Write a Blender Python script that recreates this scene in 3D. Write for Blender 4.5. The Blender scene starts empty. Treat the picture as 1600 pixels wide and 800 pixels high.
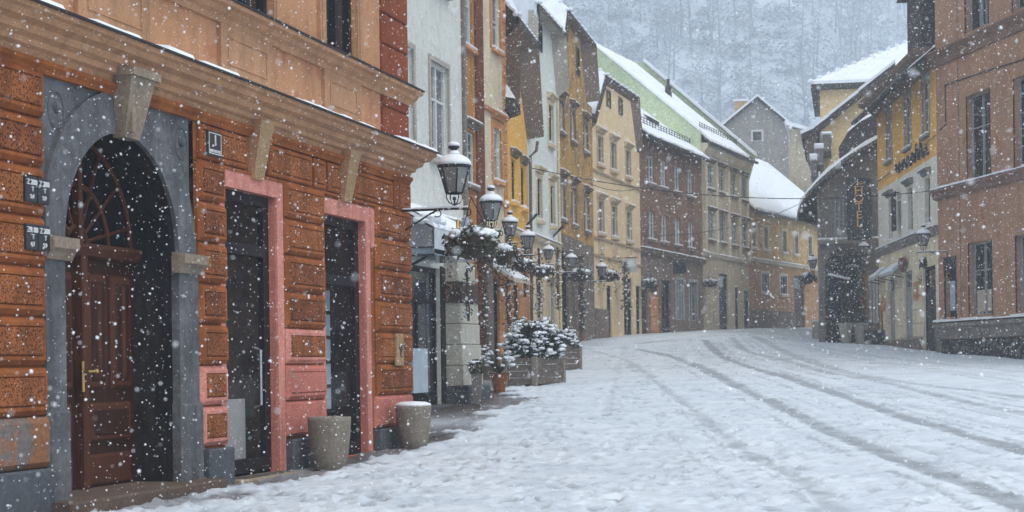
import bpy, bmesh, math, random
import numpy as np
from mathutils import Vector, Matrix
random.seed(7)
rng = np.random.default_rng(7)
sc = bpy.context.scene
COL = sc.collection

# ------------------------------------------------------------ camera, sky, sun, exposure
ROLL = math.radians(.8); F = 2600.; HY = 571.          # measured on the 1600 px wide photograph
cd = bpy.data.cameras.new('camera'); cam = bpy.data.objects.new('camera', cd); COL.objects.link(cam)
cd.sensor_width = 36; cd.lens = 36*F/1600; cd.shift_y = (HY-400)/1600
cd.clip_start = .1; cd.clip_end = 3000
c_, s_ = math.cos(ROLL), math.sin(ROLL)
cam.matrix_world = Matrix(((c_, s_, 0, 0), (0, 0, -1, 0), (-s_, c_, 0, 0), (0, 0, 0, 1)))
cd.dof.use_dof = True; cd.dof.focus_distance = 24; cd.dof.aperture_fstop = 5
sc.camera = cam
SUN_EL, SUN_AZ = math.radians(58), math.radians(140)
w = bpy.data.worlds.new('World'); sc.world = w; w.use_nodes = True
nt = w.node_tree; nt.nodes.clear()
sky = nt.nodes.new('ShaderNodeTexSky'); sky.sky_type = 'NISHITA'; sky.sun_disc = False
sky.sun_elevation = SUN_EL; sky.sun_rotation = SUN_AZ; sky.air_density = 1.0; sky.dust_density = 5.0; sky.ozone_density = 1.5
hs = nt.nodes.new('ShaderNodeHueSaturation'); hs.inputs['Saturation'].default_value = .42
bg = nt.nodes.new('ShaderNodeBackground'); bg.inputs['Strength'].default_value = .12
wo = nt.nodes.new('ShaderNodeOutputWorld')
ov = nt.nodes.new('ShaderNodeMix'); ov.data_type = 'RGBA'; ov.inputs[0].default_value = .7; ov.inputs[7].default_value = (5.9, 6.5, 7.2, 1)   # closed snow cloud over the clear sky
nt.links.new(sky.outputs[0], hs.inputs['Color']); nt.links.new(hs.outputs[0], ov.inputs[6]); nt.links.new(ov.outputs[2], bg.inputs['Color']); nt.links.new(bg.outputs[0], wo.inputs[0])
sd = bpy.data.lights.new('sun', 'SUN'); sd.energy = .9; sd.angle = math.radians(25); sd.color = (1, .94, .86)
sun = bpy.data.objects.new('sun', sd); COL.objects.link(sun)
# the sky's sun stands at azimuth SUN_AZ clockwise from +Y
sdir = Vector((math.sin(SUN_AZ)*math.cos(SUN_EL), math.cos(SUN_AZ)*math.cos(SUN_EL), math.sin(SUN_EL)))
sun.rotation_euler = sdir.to_track_quat('Z', 'Y').to_euler()
sc.view_settings.view_transform = 'Standard'; sc.view_settings.look = 'None'
sc.view_settings.gamma = 1; sc.view_settings.exposure = .68
sc.cycles.max_bounces = 6; sc.cycles.diffuse_bounces = 3; sc.cycles.glossy_bounces = 2
sc.cycles.transparent_max_bounces = 12; sc.cycles.volume_bounces = 1
sc.cycles.volume_step_rate = 5; sc.cycles.use_fast_gi = False

# ------------------------------------------------------------ measuring helpers
def ray(px, py):
    dx = px-800; dz = HY-py
    return (dx*c_+dz*s_)/F, (-dx*s_+dz*c_)/F
def at(px, py, Y):
    a, b = ray(px, py); return Vector((a*Y, Y, b*Y))
def PP(px, s):
    p = at(px, 540, F/s); return (p.x, p.y)
_Y = np.arange(-20, 420, 1.)
def _sm(tab):
    v = np.interp(_Y, [t[0] for t in tab], [t[1] for t in tab])
    k = np.exp(-.5*(np.arange(-6, 7)/2.)**2); k /= k.sum()
    return np.convolve(np.pad(v, 6, 'edge'), k, 'valid')
_ZL = _sm([(-20, -1.5), (12, -1.27), (19, -1.27), (22, -1.2), (24, -1.1), (30, -.88), (34.6, -.68), (44, -.3), (52, .2), (57, .58), (65, 1.0), (73, 1.3), (83, 1.62), (92, 1.87), (104, 2.1), (130, 2.5), (150, 2.5), (420, 2.5)])
_ZR = _sm([(-20, -1.9), (12, -1.5), (30, -.75), (46.5, -.02), (52, .22), (63, .62), (79, 1.2), (92, 1.7), (104, 2.05), (130, 2.5), (420, 2.5)])
def ground_z(X, Y):
    X = np.asarray(X, float); Y = np.asarray(Y, float)
    xl = np.interp(Y, [14, 24, 35, 48, 57, 73, 104], [-4.5, -1.6, -1., 0, 1.7, 5.8, 19])
    xr = np.interp(Y, [30, 52, 63, 80, 104], [15, 13.4, 14, 15, 21])
    t = np.clip((X-xl)/np.maximum(xr-xl, 2), 0, 1); t = t*t*(3-2*t)
    return (1-t)*np.interp(Y, _Y, _ZL)+t*np.interp(Y, _Y, _ZR)
def gz(x, y): return float(ground_z(x, y))
class Frame:
    """a facade line: x runs to the viewer's right along it, y into the building, z up"""
    def __init__(s, p0, p1):
        s.p0 = p0; s.L = math.hypot(p1[0]-p0[0], p1[1]-p0[1])
        s.d = ((p1[0]-p0[0])/s.L, (p1[1]-p0[1])/s.L); s.ang = math.atan2(s.d[1], s.d[0])
    def pt(s, u, v, z=0):      # v = metres towards the street
        return Vector((s.p0[0]+u*s.d[0]+v*s.d[1], s.p0[1]+u*s.d[1]-v*s.d[0], z))
    def uz(s, px, py, v=0):
        a, b = ray(px, py); ox = s.p0[0]+s.d[1]*v; oy = s.p0[1]-s.d[0]*v
        u = (a*oy-ox)/(s.d[0]-a*s.d[1]); return u, b*(oy+u*s.d[1])

# ------------------------------------------------------------ materials
def nodes_of(m):
    m.use_nodes = True; n = m.node_tree; return n, n.nodes, n.links
def ramp(n, fac, stops):
    r = n.nodes.new('ShaderNodeValToRGB'); e = r.color_ramp.elements
    while len(e) < len(stops): e.new(.5)
    for i, (p, c) in enumerate(stops):
        e[i].position = p; e[i].color = (*c, 1) if len(c) == 3 else c
    n.links.new(fac, r.inputs[0]); return r.outputs[0]
def noise(n, co, scale, detail=5, rough=.6, stretch=None, dist=0):
    if stretch:
        mp = n.nodes.new('ShaderNodeMapping'); mp.inputs['Scale'].default_value = stretch
        n.links.new(co, mp.inputs[0]); co = mp.outputs[0]
    t = n.nodes.new('ShaderNodeTexNoise'); t.inputs['Scale'].default_value = scale
    t.inputs['Detail'].default_value = detail; t.inputs['Roughness'].default_value = rough; t.inputs['Distortion'].default_value = dist
    n.links.new(co, t.inputs['Vector']); return t.outputs[0]
def mixc(n, f, a, b, mode='MIX'):
    m = n.nodes.new('ShaderNodeMix'); m.data_type = 'RGBA'; m.blend_type = mode
    for k, v in ((0, f), (6, a), (7, b)):
        if hasattr(v, 'links'): n.links.new(v, m.inputs[k])
        else: m.inputs[k].default_value = v if k == 0 else (*v, 1)
    return m.outputs[2]
def sc3(c, k): return tuple(x*k for x in c)
def plaster(name, base, dirt=(.12, .1, .09), dirty=.45, patch=None, patch_at=.6, rough=.9, bump=.25, grain=60, var=.25, streak=.5, spots=None, scale=.8):
    m = bpy.data.materials.new(name); n, N, L = nodes_of(m); b = N['Principled BSDF']
    co = N.new('ShaderNodeTexCoord').outputs['Object']
    big = noise(n, co, scale, 6, .65)
    col = ramp(n, big, [(.28, sc3(base, 1-var)), (.5, base), (.72, sc3(base, 1+var*.6))])
    if patch:
        pm = ramp(n, noise(n, co, scale*1.7, 8, .7, dist=.6), [(patch_at, (0, 0, 0)), (patch_at+.05, (1, 1, 1))])
        col = mixc(n, pm, col, patch)
    st = noise(n, co, 2.2, 6, .7, stretch=(1.6, 1.6, .22))
    sm = ramp(n, st, [(.44, (0, 0, 0)), (.74, (streak, streak, streak))])
    mm = N.new('ShaderNodeMath'); mm.operation = 'MULTIPLY'; L.new(sm, mm.inputs[0]); mm.inputs[1].default_value = dirty*2
    mm.use_clamp = True
    col = mixc(n, mm.outputs[0], col, dirt)
    fine = noise(n, co, grain, 3, .7)
    fm = ramp(n, fine, [(.3, (.72, .72, .72)), (.7, (1.2, 1.2, 1.2))])
    col = mixc(n, .8, col, fm, 'MULTIPLY')
    mid = ramp(n, noise(n, co, scale*7, 7, .75, dist=.4), [(.32, (.78, .77, .76)), (.5, (1, 1, 1)), (.7, (1.1, 1.1, 1.1))])
    col = mixc(n, .85, col, mid, 'MULTIPLY')
    if spots:
        v = N.new('ShaderNodeTexVoronoi'); v.inputs['Scale'].default_value = spots[1]; L.new(co, v.inputs['Vector'])
        sp = ramp(n, v.outputs['Distance'], [(.28, (1, 1, 1)), (.45, (0, 0, 0))])
        col = mixc(n, sp, col, spots[0])
    L.new(col, b.inputs['Base Color']); b.inputs['Roughness'].default_value = rough
    b.inputs['Specular IOR Level'].default_value = .08
    bp = N.new('ShaderNodeBump'); bp.inputs['Strength'].default_value = bump; bp.inputs['Distance'].default_value = .02
    mx = N.new('ShaderNodeMath'); mx.operation = 'ADD'; L.new(fine, mx.inputs[0]); L.new(big, mx.inputs[1])
    L.new(mx.outputs[0], bp.inputs['Height']); L.new(bp.outputs[0], b.inputs['Normal'])
    return m
def simple(name, base, rough=.6, metal=0, var=.3, scale=4, bump=.1, spec=.4, stretch=None):
    m = bpy.data.materials.new(name); n, N, L = nodes_of(m); b = N['Principled BSDF']
    co = N.new('ShaderNodeTexCoord').outputs['Object']
    f = noise(n, co, scale, 6, .7, stretch=stretch)
    L.new(ramp(n, f, [(.3, sc3(base, 1-var)), (.7, sc3(base, 1+var))]), b.inputs['Base Color'])
    b.inputs['Roughness'].default_value = rough; b.inputs['Metallic'].default_value = metal; b.inputs['Specular IOR Level'].default_value = spec
    bp = N.new('ShaderNodeBump'); bp.inputs['Strength'].default_value = bump; bp.inputs['Distance'].default_value = .01
    L.new(f, bp.inputs['Height']); L.new(bp.outputs[0], b.inputs['Normal']); return m
def glassy(name, base, spec=.8, rough=.08, var=.5, scale=1.5):
    m = simple(name, base, rough, 0, var, scale, .03, spec); return m
M = {}
M['snow'] = simple('snow', (.76, .80, .85), .85, 0, .09, 2.5, .7, .2)
M['black'] = simple('black_metal', (.018, .018, .022), .5, .3)
M['bark'] = simple('dark_wood', (.05, .03, .02), .7)
M['darkframe'] = simple('dark_frame', (.014, .012, .014), .5, spec=.15)
M['white'] = simple('white_paint', (.55, .56, .55), .6, 0, .12)
M['greyframe'] = simple('grey_frame', (.3, .31, .32), .6, 0, .2)
M['glass'] = glassy('window_glass', (.05, .058, .07))
M['glassdark'] = glassy('dark_glass', (.012, .012, .015))
M['glassmid'] = glassy('half_curtained_glass', (.11, .12, .13), .7, .1, .8, 1.1)
M['curtain'] = glassy('curtained_glass', (.22, .25, .28), .6, .15, .35, 2)
M['lampglass'] = glassy('lamp_glass', (.2, .2, .2), .5, .3, .15, 3)
M['tile'] = simple('roof_tile', (.045, .036, .032), .85, 0, .5, 9, .6)
M['tilegrey'] = simple('weathered_tile', (.16, .15, .14), .85, 0, .3, 9, .5)
M['soffit'] = plaster('brown_soffit', (.19, .14, .105), dirty=.3)
M['soffitgrey'] = plaster('grey_soffit', (.42, .39, .34), dirty=.25)
M['stone'] = plaster('portal_stone', (.135, .138, .148), dirt=(.05, .05, .055), dirty=.8, bump=.6, grain=14, scale=2.2, var=.42, patch=(.2, .18, .16), patch_at=.64)
M['stonewarm'] = plaster('bracket_stone', (.3, .24, .18), dirt=(.08, .06, .05), dirty=.5, grain=25, scale=2)
M['stoneshade'] = plaster('shaded_reveal', (.013, .013, .016), dirty=.3, grain=20)  # doorway shade put into the colour: stone made near black
M['plinth'] = plaster('grey_plinth', (.09, .1, .115), dirty=.4, grain=15)
M['rust'] = plaster('rusty_orange_render', (.31, .102, .033), dirt=(.09, .03, .02), dirty=.75, grain=70, var=.4, bump=.3, scale=2)
M['rustrough'] = plaster('stippled_orange_render', (.38, .135, .05), dirt=(.10, .035, .022), dirty=.7, grain=45, var=.45, bump=1.2, spots=((.06, .022, .014), 42), scale=2)
M['rustrough2'] = plaster('stippled_brown_render', (.29, .10, .042), dirt=(.09, .035, .025), dirty=.8, grain=38, var=.5, bump=1.3, spots=((.05, .02, .014), 36), patch=(.38, .2, .12), patch_at=.66, scale=3)
M['pink'] = plaster('pink_paint', (.62, .26, .21), dirt=(.28, .1, .07), dirty=.8, grain=30, var=.22, bump=.6, patch=(.44, .24, .17), patch_at=.6, scale=2)
M['pinkworn'] = plaster('worn_pink_render', (.54, .19, .15), dirt=(.26, .09, .05), dirty=.4, patch=(.33, .26, .2), patch_at=.62, grain=40, var=.2, bump=.8, scale=2)
M['peach'] = plaster('peach_wall', (.50, .26, .14), dirt=(.2, .11, .07), dirty=.35, patch=(.44, .19, .11), patch_at=.56, grain=40, var=.15)
M['peachtrim'] = plaster('peach_cornice', (.45, .25, .14), dirt=(.14, .09, .06), dirty=.45, grain=40, var=.2)
M['granular'] = plaster('granular_bracket', (.52, .36, .2), dirt=(.2, .12, .07), dirty=.3, grain=90, bump=1.0, spots=((.2, .1, .05), 60))
M['brick'] = plaster('brick_red_quoin', (.27, .075, .035), dirt=(.1, .03, .02), dirty=.35, grain=50, var=.3, bump=.9)
M['door'] = simple('carved_door_wood', (.036, .012, .006), .6, 0, .5, 6, .3, .15, (4, 4, .5))
M['doorlight'] = simple('door_moulding_wood', (.08, .027, .013), .6, 0, .4, 6, .2, .15, (4, 4, .5))
M['brass'] = simple('brass', (.75, .5, .2), .3, 1)
M['steel'] = simple('brushed_steel', (.45, .46, .48), .35, 1)
M['pot'] = plaster('concrete_pot', (.24, .21, .175), dirt=(.12, .11, .09), dirty=.3, grain=25, var=.12)
M['soil'] = simple('soil', (.06, .03, .02), .95)
M['wood'] = simple('weathered_planks', (.14, .11, .09), .8, 0, .4, 5, .4, .3, (1, 1, 8))
M['leaf'] = simple('dark_leaf', (.028, .035, .02), .7, 0, .5, 20)
M['leafdry'] = simple('dry_leaf', (.1, .06, .035), .8, 0, .5, 20)
M['grate'] = simple('grate', (.16, .15, .14), .5, .5)
M['sign'] = simple('sign_black', (.02, .023, .028), .4)
M['paint'] = simple('white_lettering', (.75, .76, .78), .6, 0, .05)
M['gold'] = simple('gold_lettering', (.75, .45, .14), .5, .2, .2)

# ------------------------------------------------------------ mesh and object helpers
class MB:
    def __init__(s): s.v = []; s.f = []; s.m = []
    def add(s, vs, fs, mi=0):
        o = len(s.v); s.v += [tuple(x) for x in vs]; s.f += [tuple(i+o for i in f) for f in fs]; s.m += [mi]*len(fs); return s
    def quad(s, a, b, c, d, mi=0): return s.add([a, b, c, d], [(0, 1, 2, 3)], mi)
    def box(s, x0, x1, y0, y1, z0, z1, mi=0):
        v = [(x, y, z) for z in (z0, z1) for y in (y0, y1) for x in (x0, x1)]
        return s.add(v, [(0, 1, 3, 2), (4, 6, 7, 5), (0, 4, 5, 1), (2, 3, 7, 6), (0, 2, 6, 4), (1, 5, 7, 3)], mi)
    def cbox(s, x0, x1, y0, y1, z0, z1, c=.02, mi=0, inner=None, rim=.05):
        """block whose front (y0, towards the street) edges are chamfered, with an optional inner panel of another finish"""
        b = [(x0, y1, z0), (x1, y1, z0), (x1, y1, z1), (x0, y1, z1)]
        k = y0+c
        p = [(x0, k, z0), (x1, k, z0), (x1, k, z1), (x0, k, z1)]
        q = [(x0+c, y0, z0+c), (x1-c, y0, z0+c), (x1-c, y0, z1-c), (x0+c, y0, z1-c)]
        s.add(b+p, [(0, 1, 5, 4), (1, 2, 6, 5), (2, 3, 7, 6), (3, 0, 4, 7), (3, 2, 1, 0)], mi)
        s.add(p+q, [(0, 1, 5, 4), (1, 2, 6, 5), (2, 3, 7, 6), (3, 0, 4, 7)], mi)
        if inner is None: return s.add(q, [(0, 1, 2, 3)], mi)
        r = rim
        a = [(x0+r, y0, z0+r), (x1-r, y0, z0+r), (x1-r, y0, z1-r), (x0+r, y0, z1-r)]
        g = [(x0+r+.006, y0+.018, z0+r+.006), (x1-r-.006, y0+.018, z0+r+.006), (x1-r-.006, y0+.018, z1-r-.006), (x0+r+.006, y0+.018, z1-r-.006)]
        h = [(x0+r+.02, y0-.006, z0+r+.02), (x1-r-.02, y0-.006, z0+r+.02), (x1-r-.02, y0-.006, z1-r-.02), (x0+r+.02, y0-.006, z1-r-.02)]
        ring = [(0, 1, 5, 4), (1, 2, 6, 5), (2, 3, 7, 6), (3, 0, 4, 7)]
        s.add(q+a, ring, mi); s.add(a+g, ring, mi); s.add(g+h, ring, inner); s.add(h, [(0, 1, 2, 3)], inner); return s
    def prism(s, poly, y0, y1, mi=0, mif=None):
        """xz outline pushed from y0 to y1"""
        n = len(poly); v = [(x, y0, z) for x, z in poly]+[(x, y1, z) for x, z in poly]
        s.add(v, [tuple(range(n)), tuple(range(2*n-1, n-1, -1))], mi if mif is None else mif)
        return s.add(v, [(i, i+n, (i+1) % n+n, (i+1) % n) for i in range(n)], mi)
    def profile(s, prof, x0, x1, mi=0, mis=None, cap=True):
        """yz profile run along x"""
        n = len(prof); v = [(x0, y, z) for y, z in prof]+[(x1, y, z) for y, z in prof]
        for i in range(n):
            j = (i+1) % n; s.add([v[i], v[j], v[j+n], v[i+n]], [(0, 1, 2, 3)], mis[i] if mis else mi)
        if cap: s.add(v, [tuple(range(n)), tuple(range(2*n-1, n-1, -1))], mi)
        return s
    def tube(s, path, r, n=6, mi=0):
        P = [Vector(p) for p in path]; o = len(s.v); up = Vector((0, 0, 1))
        rs = r if hasattr(r, '__len__') else [r]*len(P)
        for i, p in enumerate(P):
            t = (P[min(i+1, len(P)-1)]-P[max(i-1, 0)]).normalized()
            a = t.cross(up if abs(t.z) < .9 else Vector((1, 0, 0))).normalized(); b = t.cross(a)
            for k in range(n):
                an = 2*math.pi*k/n; s.v.append(tuple(p+(a*math.cos(an)+b*math.sin(an))*rs[i]))
        for i in range(len(P)-1):
            for k in range(n):
                s.f.append((o+i*n+k, o+i*n+(k+1) % n, o+(i+1)*n+(k+1) % n, o+(i+1)*n+k)); s.m.append(mi)
        s.f.append(tuple(o+k for k in range(n))); s.m.append(mi)
        s.f.append(tuple(o+(len(P)-1)*n+k for k in range(n-1, -1, -1))); s.m.append(mi); return s
    def lathe(s, prof, n=20, c=(0, 0, 0), mi=0, jit=0):
        o = len(s.v)
        for r, z in prof:
            for k in range(n):
                a = 2*math.pi*(k+.5)/n; j = 1+random.uniform(-jit, jit)
                s.v.append((c[0]+r*j*math.cos(a), c[1]+r*j*math.sin(a), c[2]+z))
        for i in range(len(prof)-1):
            for k in range(n):
                s.f.append((o+i*n+k, o+i*n+(k+1) % n, o+(i+1)*n+(k+1) % n, o+(i+1)*n+k)); s.m.append(mi)
        if prof[0][0] > .001: s.f.append(tuple(o+k for k in range(n))); s.m.append(mi)
        if prof[-1][0] > .001: s.f.append(tuple(o+(len(prof)-1)*n+k for k in range(n))); s.m.append(mi)
        return s
    def leaves(s, n, fn, size, mi=0):
        for _ in range(n):
            p = Vector(fn()); a = Vector(rng.normal(size=3)).normalized(); b = a.orthogonal().normalized(); k = size*random.uniform(.6, 1.5)
            s.add([p-a*k, p+b*k*.45, p+a*k, p-b*k*.45], [(0, 1, 2, 3)], mi)
        return s
    def lump(s, c, r, mi=0, n=10, flat=.6, jit=.18):
        """irregular rounded heap of snow"""
        o = len(s.v); rings = 5
        for i in range(rings+1):
            ph = math.pi*i/rings
            for k in range(n):
                a = 2*math.pi*k/n; q = r*(1+random.uniform(-jit, jit))
                s.v.append((c[0]+q*math.sin(ph)*math.cos(a), c[1]+q*math.sin(ph)*math.sin(a), c[2]+q*flat*math.cos(ph)))
        for i in range(rings):
            for k in range(n):
                s.f.append((o+i*n+k, o+(i+1)*n+k, o+(i+1)*n+(k+1) % n, o+i*n+(k+1) % n)); s.m.append(mi)
        return s
    def build(s, name, mats, parent=None, loc=None, smooth=False, fix=True):
        me = bpy.data.meshes.new(name); me.from_pydata(s.v, [], s.f)
        mats = mats if isinstance(mats, (list, tuple)) else [mats]
        for m in mats: me.materials.append(M[m] if isinstance(m, str) else m)
        me.polygons.foreach_set('material_index', s.m)
        if smooth: me.polygons.foreach_set('use_smooth', [True]*len(s.f))
        if fix:
            bm = bmesh.new(); bm.from_mesh(me)
            bmesh.ops.remove_doubles(bm, verts=bm.verts, dist=1e-5)
            bmesh.ops.recalc_face_normals(bm, faces=bm.faces); bm.to_mesh(me); bm.free()
        me.update()
        o = bpy.data.objects.new(name, me); COL.objects.link(o)
        if parent: o.parent = parent
        if loc is not None: o.location = loc
        return o
def tag(o, label=None, cat=None, group=None, kind=None):
    if label: o['label'] = label
    if cat: o['category'] = cat
    if group: o['group'] = group
    if kind: o['kind'] = kind
    return o
def thing(name, label, cat, loc=(0, 0, 0), rz=0, group=None):
    o = bpy.data.objects.new(name, None); COL.objects.link(o); o.empty_display_size = .3
    o.location = loc; o.rotation_euler = (0, 0, rz); return tag(o, label, cat, group)
def copy_tree(o, parent=None):
    c = o.copy(); COL.objects.link(c)
    if parent: c.parent = parent
    for ch in list(o.children): copy_tree(ch, c)
    return c
def text_mesh(name, txt, size, mat, parent, loc, rz=0, depth=.006, ax='CENTER', xs=1):
    cu = bpy.data.curves.new('t', 'FONT'); cu.body = txt; cu.size = size; cu.extrude = depth; cu.align_x = ax; cu.align_y = 'CENTER'; cu.resolution_u = 3
    t = bpy.data.objects.new('t', cu); COL.objects.link(t)
    dg = bpy.context.evaluated_depsgraph_get(); me = bpy.data.meshes.new_from_object(t.evaluated_get(dg))
    bpy.data.objects.remove(t); bpy.data.curves.remove(cu)
    for v in me.vertices: v.co.x *= xs
    me.materials.clear(); me.materials.append(M[mat])
    o = bpy.data.objects.new(name, me); me.name = name; COL.objects.link(o); o.parent = parent; o.location = loc
    o.rotation_euler = (math.pi/2, 0, rz); return o
def wall_grid(mb, u0, u1, z0, z1, holes, y=0, rec=.14, mi=0, mir=None, top_fn=None):
    """front sheet with rectangular openings and their reveals"""
    us = sorted({u0, u1, *[h[0] for h in holes], *[h[1] for h in holes]}); us = [q for q in us if u0 <= q <= u1]
    zs = sorted({z0, z1, *[h[2] for h in holes], *[h[3] for h in holes]}); zs = [q for q in zs if z0 <= q <= z1]
    for i in range(len(us)-1):
        for j in range(len(zs)-1):
            cu, cz = (us[i]+us[i+1])/2, (zs[j]+zs[j+1])/2
            if any(h[0] < cu < h[1] and h[2] < cz < h[3] for h in holes): continue
            mb.quad((us[i], y, zs[j]), (us[i+1], y, zs[j]), (us[i+1], y, zs[j+1]), (us[i], y, zs[j+1]), mi)
    r = mi if mir is None else mir
    for a, b, c, d in [h[:4] for h in holes]:
        d = min(d, z1); c = max(c, z0); Y = y+rec
        mb.quad((a, y, c), (a, Y, c), (a, Y, d), (a, y, d), r); mb.quad((b, y, c), (b, Y, c), (b, Y, d), (b, y, d), r)
        mb.quad((a, y, d), (b, y, d), (b, Y, d), (a, Y, d), r); mb.quad((a, y, c), (b, y, c), (b, Y, c), (a, Y, c), r)
    return mb
_wc = {}
def add_window(bld, u0, u1, z0, z1, frame='white', glass='glass', cols=2, rows=(.66,), rec=.14, surround=None, cap=None, sill='trim', sillmat='stonewarm', snowsill=True, name='window', t=.05, sw=.14):
    """sash frame as a part of the building; pane, surround, sill, hood and snow as its sub-parts"""
    w, h = round(u1-u0, 3), round(z1-z0, 3)
    if glass in ('glass', 'curtain'): glass = random.choice(['glass', 'glass', 'curtain', 'glassmid'])
    key = (w, h, frame, glass, cols, rows, rec, surround, cap, sill, sillmat, snowsill, name, t, sw)
    if key in _wc:
        o = copy_tree(_wc[key], bld); o.location = ((u0+u1)/2, 0, z0); return o
    x = w/2; f = MB()
    f.box(-x, -x+t, rec-.05, rec+.01, 0, h); f.box(x-t, x, rec-.05, rec+.01, 0, h)
    f.box(-x+t, x-t, rec-.05, rec+.01, 0, t); f.box(-x+t, x-t, rec-.05, rec+.01, h-t, h)
    for k in range(1, cols):
        c = -x+w*k/cols; f.box(c-t*.55, c+t*.55, rec-.055, rec+.01, t, h-t)
    for r in rows:
        for k in range(cols):
            a = -x+w*k/cols+t*.56; b = -x+w*(k+1)/cols-t*.56
            f.box(a, b, rec-.045, rec+.01, h*r-t*.35, h*r+t*.35)
    o = f.build(name, frame, bld, ((u0+u1)/2, 0, z0))
    p = MB(); p.box(-x+.01, x-.01, rec, rec+.03, .01, h-.01); p.build('pane', glass, o)
    if surround:
        s = MB(); a = sw; v = -.035
        s.box(-x-a, -x, v, .02, -.02, h+a); s.box(x, x+a, v, .02, -.02, h+a); s.box(-x, x, v, .02, h, h+a)
        s.build('surround', surround, o)
    if sill:
        s = MB(); s.cbox(-x-.12, x+.12, -.13, .08, -.13, -.022, .02)
        if snowsill: s.cbox(-x-.1, x+.1, -.12, .1, -.02, .045, .02, 1)
        s.build('sill', [sillmat, 'snow'], o)
    if cap:
        s = MB(); e = h+(sw if surround else .06)
        s.profile([(0, e+.03), (-.06, e+.03), (-.1, e+.1), (-.2, e+.16), (-.2, e+.21), (0, e+.25)], -x-.2, x+.2)
        s.add([(-x-.18, -.2, e+.213), (x+.18, -.2, e+.213), (x+.18, 0, e+.253), (-x-.18, 0, e+.253), (-x-.18, -.17, e+.26), (x+.18, -.17, e+.26), (x+.18, 0, e+.3), (-x-.18, 0, e+.3)],
              [(0, 1, 5, 4), (1, 2, 6, 5), (4, 5, 6, 7), (3, 0, 4, 7)], 1)
        s.build('hood', [cap, 'snow'], o)
    _wc[key] = o
    return o
# ------------------------------------------------------------ ground: one sheet of trodden snow
def ground_hit(px, py):
    a, b = ray(px, py); Ys = np.arange(11, 110, .1); d = b*Ys-ground_z(a*Ys, Ys)
    i = np.where(d < 0)[0]
    if len(i) == 0: Y = 100.
    else: Y = Ys[i[0]] if b*Ys[0] < ground_z(a*Ys[0], Ys[0]) else Ys[np.argmin(np.abs(d))]
    s = np.sign(d); k = np.where(s[1:] != s[:-1])[0]
    Y = Ys[k[0]] if len(k) else Ys[np.argmin(np.abs(d))]
    return a*Y, Y
def crop(pts): return [ground_hit(600+x/1.6, 480+y/1.6) for x, y in pts]
TR = [
 (crop([(640, 106), (720, 124), (800, 155), (900, 205), (1000, 250), (1100, 300), (1200, 345), (1300, 385), (1400, 415), (1500, 455), (1600, 500), (1700, 550)]), .26, .9),
 (crop([(800, 80), (830, 110), (900, 145), (1000, 172), (1100, 205), (1200, 240), (1300, 275), (1400, 302), (1500, 330), (1650, 372)]), .26, .8),
 (crop([(870, 75), (900, 105), (1000, 132), (1100, 160), (1200, 178), (1300, 200), (1450, 235), (1650, 275)]), .24, .6),
 (crop([(920, 70), (980, 100), (1030, 122), (1150, 160), (1300, 188), (1480, 208), (1650, 232)]), .3, .55),
 (crop([(605, 100), (612, 140), (645, 170), (720, 195), (900, 225), (1050, 255), (1250, 330), (1450, 380), (1650, 425)]), .2, .28),
 (crop([(1030, 95), (1200, 130), (1400, 157), (1650, 195)]), .22, .35),
 (crop([(700, 100), (900, 135), (1100, 190), (1300, 245), (1500, 285), (1650, 310)]), .2, .3),
 (crop([(640, 92), (700, 84), (800, 80), (900, 85), (1000, 92), (1060, 96)]), .3, .5), (crop([(760, 76), (850, 70), (950, 68), (1050, 72)]), .3, .45),
 (crop([(620, 106), (700, 118), (780, 145), (880, 190), (980, 232), (1080, 280), (1200, 325), (1320, 372), (1500, 430), (1650, 480)]), .1, .35),
 (crop([(850, 84), (960, 128), (1100, 172), (1200, 205), (1330, 250), (1480, 285), (1650, 325)]), .12, .4), (crop([(960, 70), (1060, 92), (1200, 118), (1400, 142), (1650, 165)]), .2, .4),
 (crop([(880, 205), (1000, 200), (1100, 190), (1250, 205), (1420, 240), (1650, 290)]), .1, .35), (crop([(1180, 214), (1260, 206), (1310, 190), (1200, 170), (1100, 150)]), .12, .3),
 (crop([(1250, 335), (1400, 375), (1500, 395), (1650, 418)]), .12, .4), (crop([(700, 220), (900, 262), (1100, 340), (1250, 420), (1350, 480), (1450, 545)]), .1, .22),
 (crop([(600, 98), (585, 150), (575, 200), (560, 270)]), .12, .35)]
def shifted(pts, o):
    out = []
    for i, p in enumerate(pts):
        a, b_ = pts[max(i-1, 0)], pts[min(i+1, len(pts)-1)]; t = np.array([b_[0]-a[0], b_[1]-a[1]]); t /= np.linalg.norm(t)+1e-9; out.append((p[0]+t[1]*o, p[1]-t[0]*o))
    return out
for (k_, o_, w__, s__) in ((0, .42, .06, .5), (0, -.5, .07, .42), (0, 1.5, .17, .5), (0, 1.72, .05, .45), (1, .45, .06, .5), (1, -.42, .08, .5), (1, -.9, .05, .4), (2, .5, .08, .5), (2, -.6, .1, .5), (3, .55, .09, .5), (6, .4, .07, .5), (0, -1.6, .06, .38), (0, 2.3, .05, .4), (1, 1.1, .05, .4), (5, .5, .08, .45), (5, -.5, .06, .42)):
    TR.append((shifted(TR[k_][0], o_+.15*math.sin(k_+o_)), w__, s__))
def seg_dist(X, Y, pts):
    D = np.full(X.shape, 1e9)
    for (ax, ay), (bx, by) in zip(pts[:-1], pts[1:]):
        dx, dy = bx-ax, by-ay; L2 = dx*dx+dy*dy+1e-9
        t = np.clip(((X-ax)*dx+(Y-ay)*dy)/L2, 0, 1); D = np.minimum(D, np.hypot(X-ax-t*dx, Y-ay-t*dy))
    return D
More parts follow.
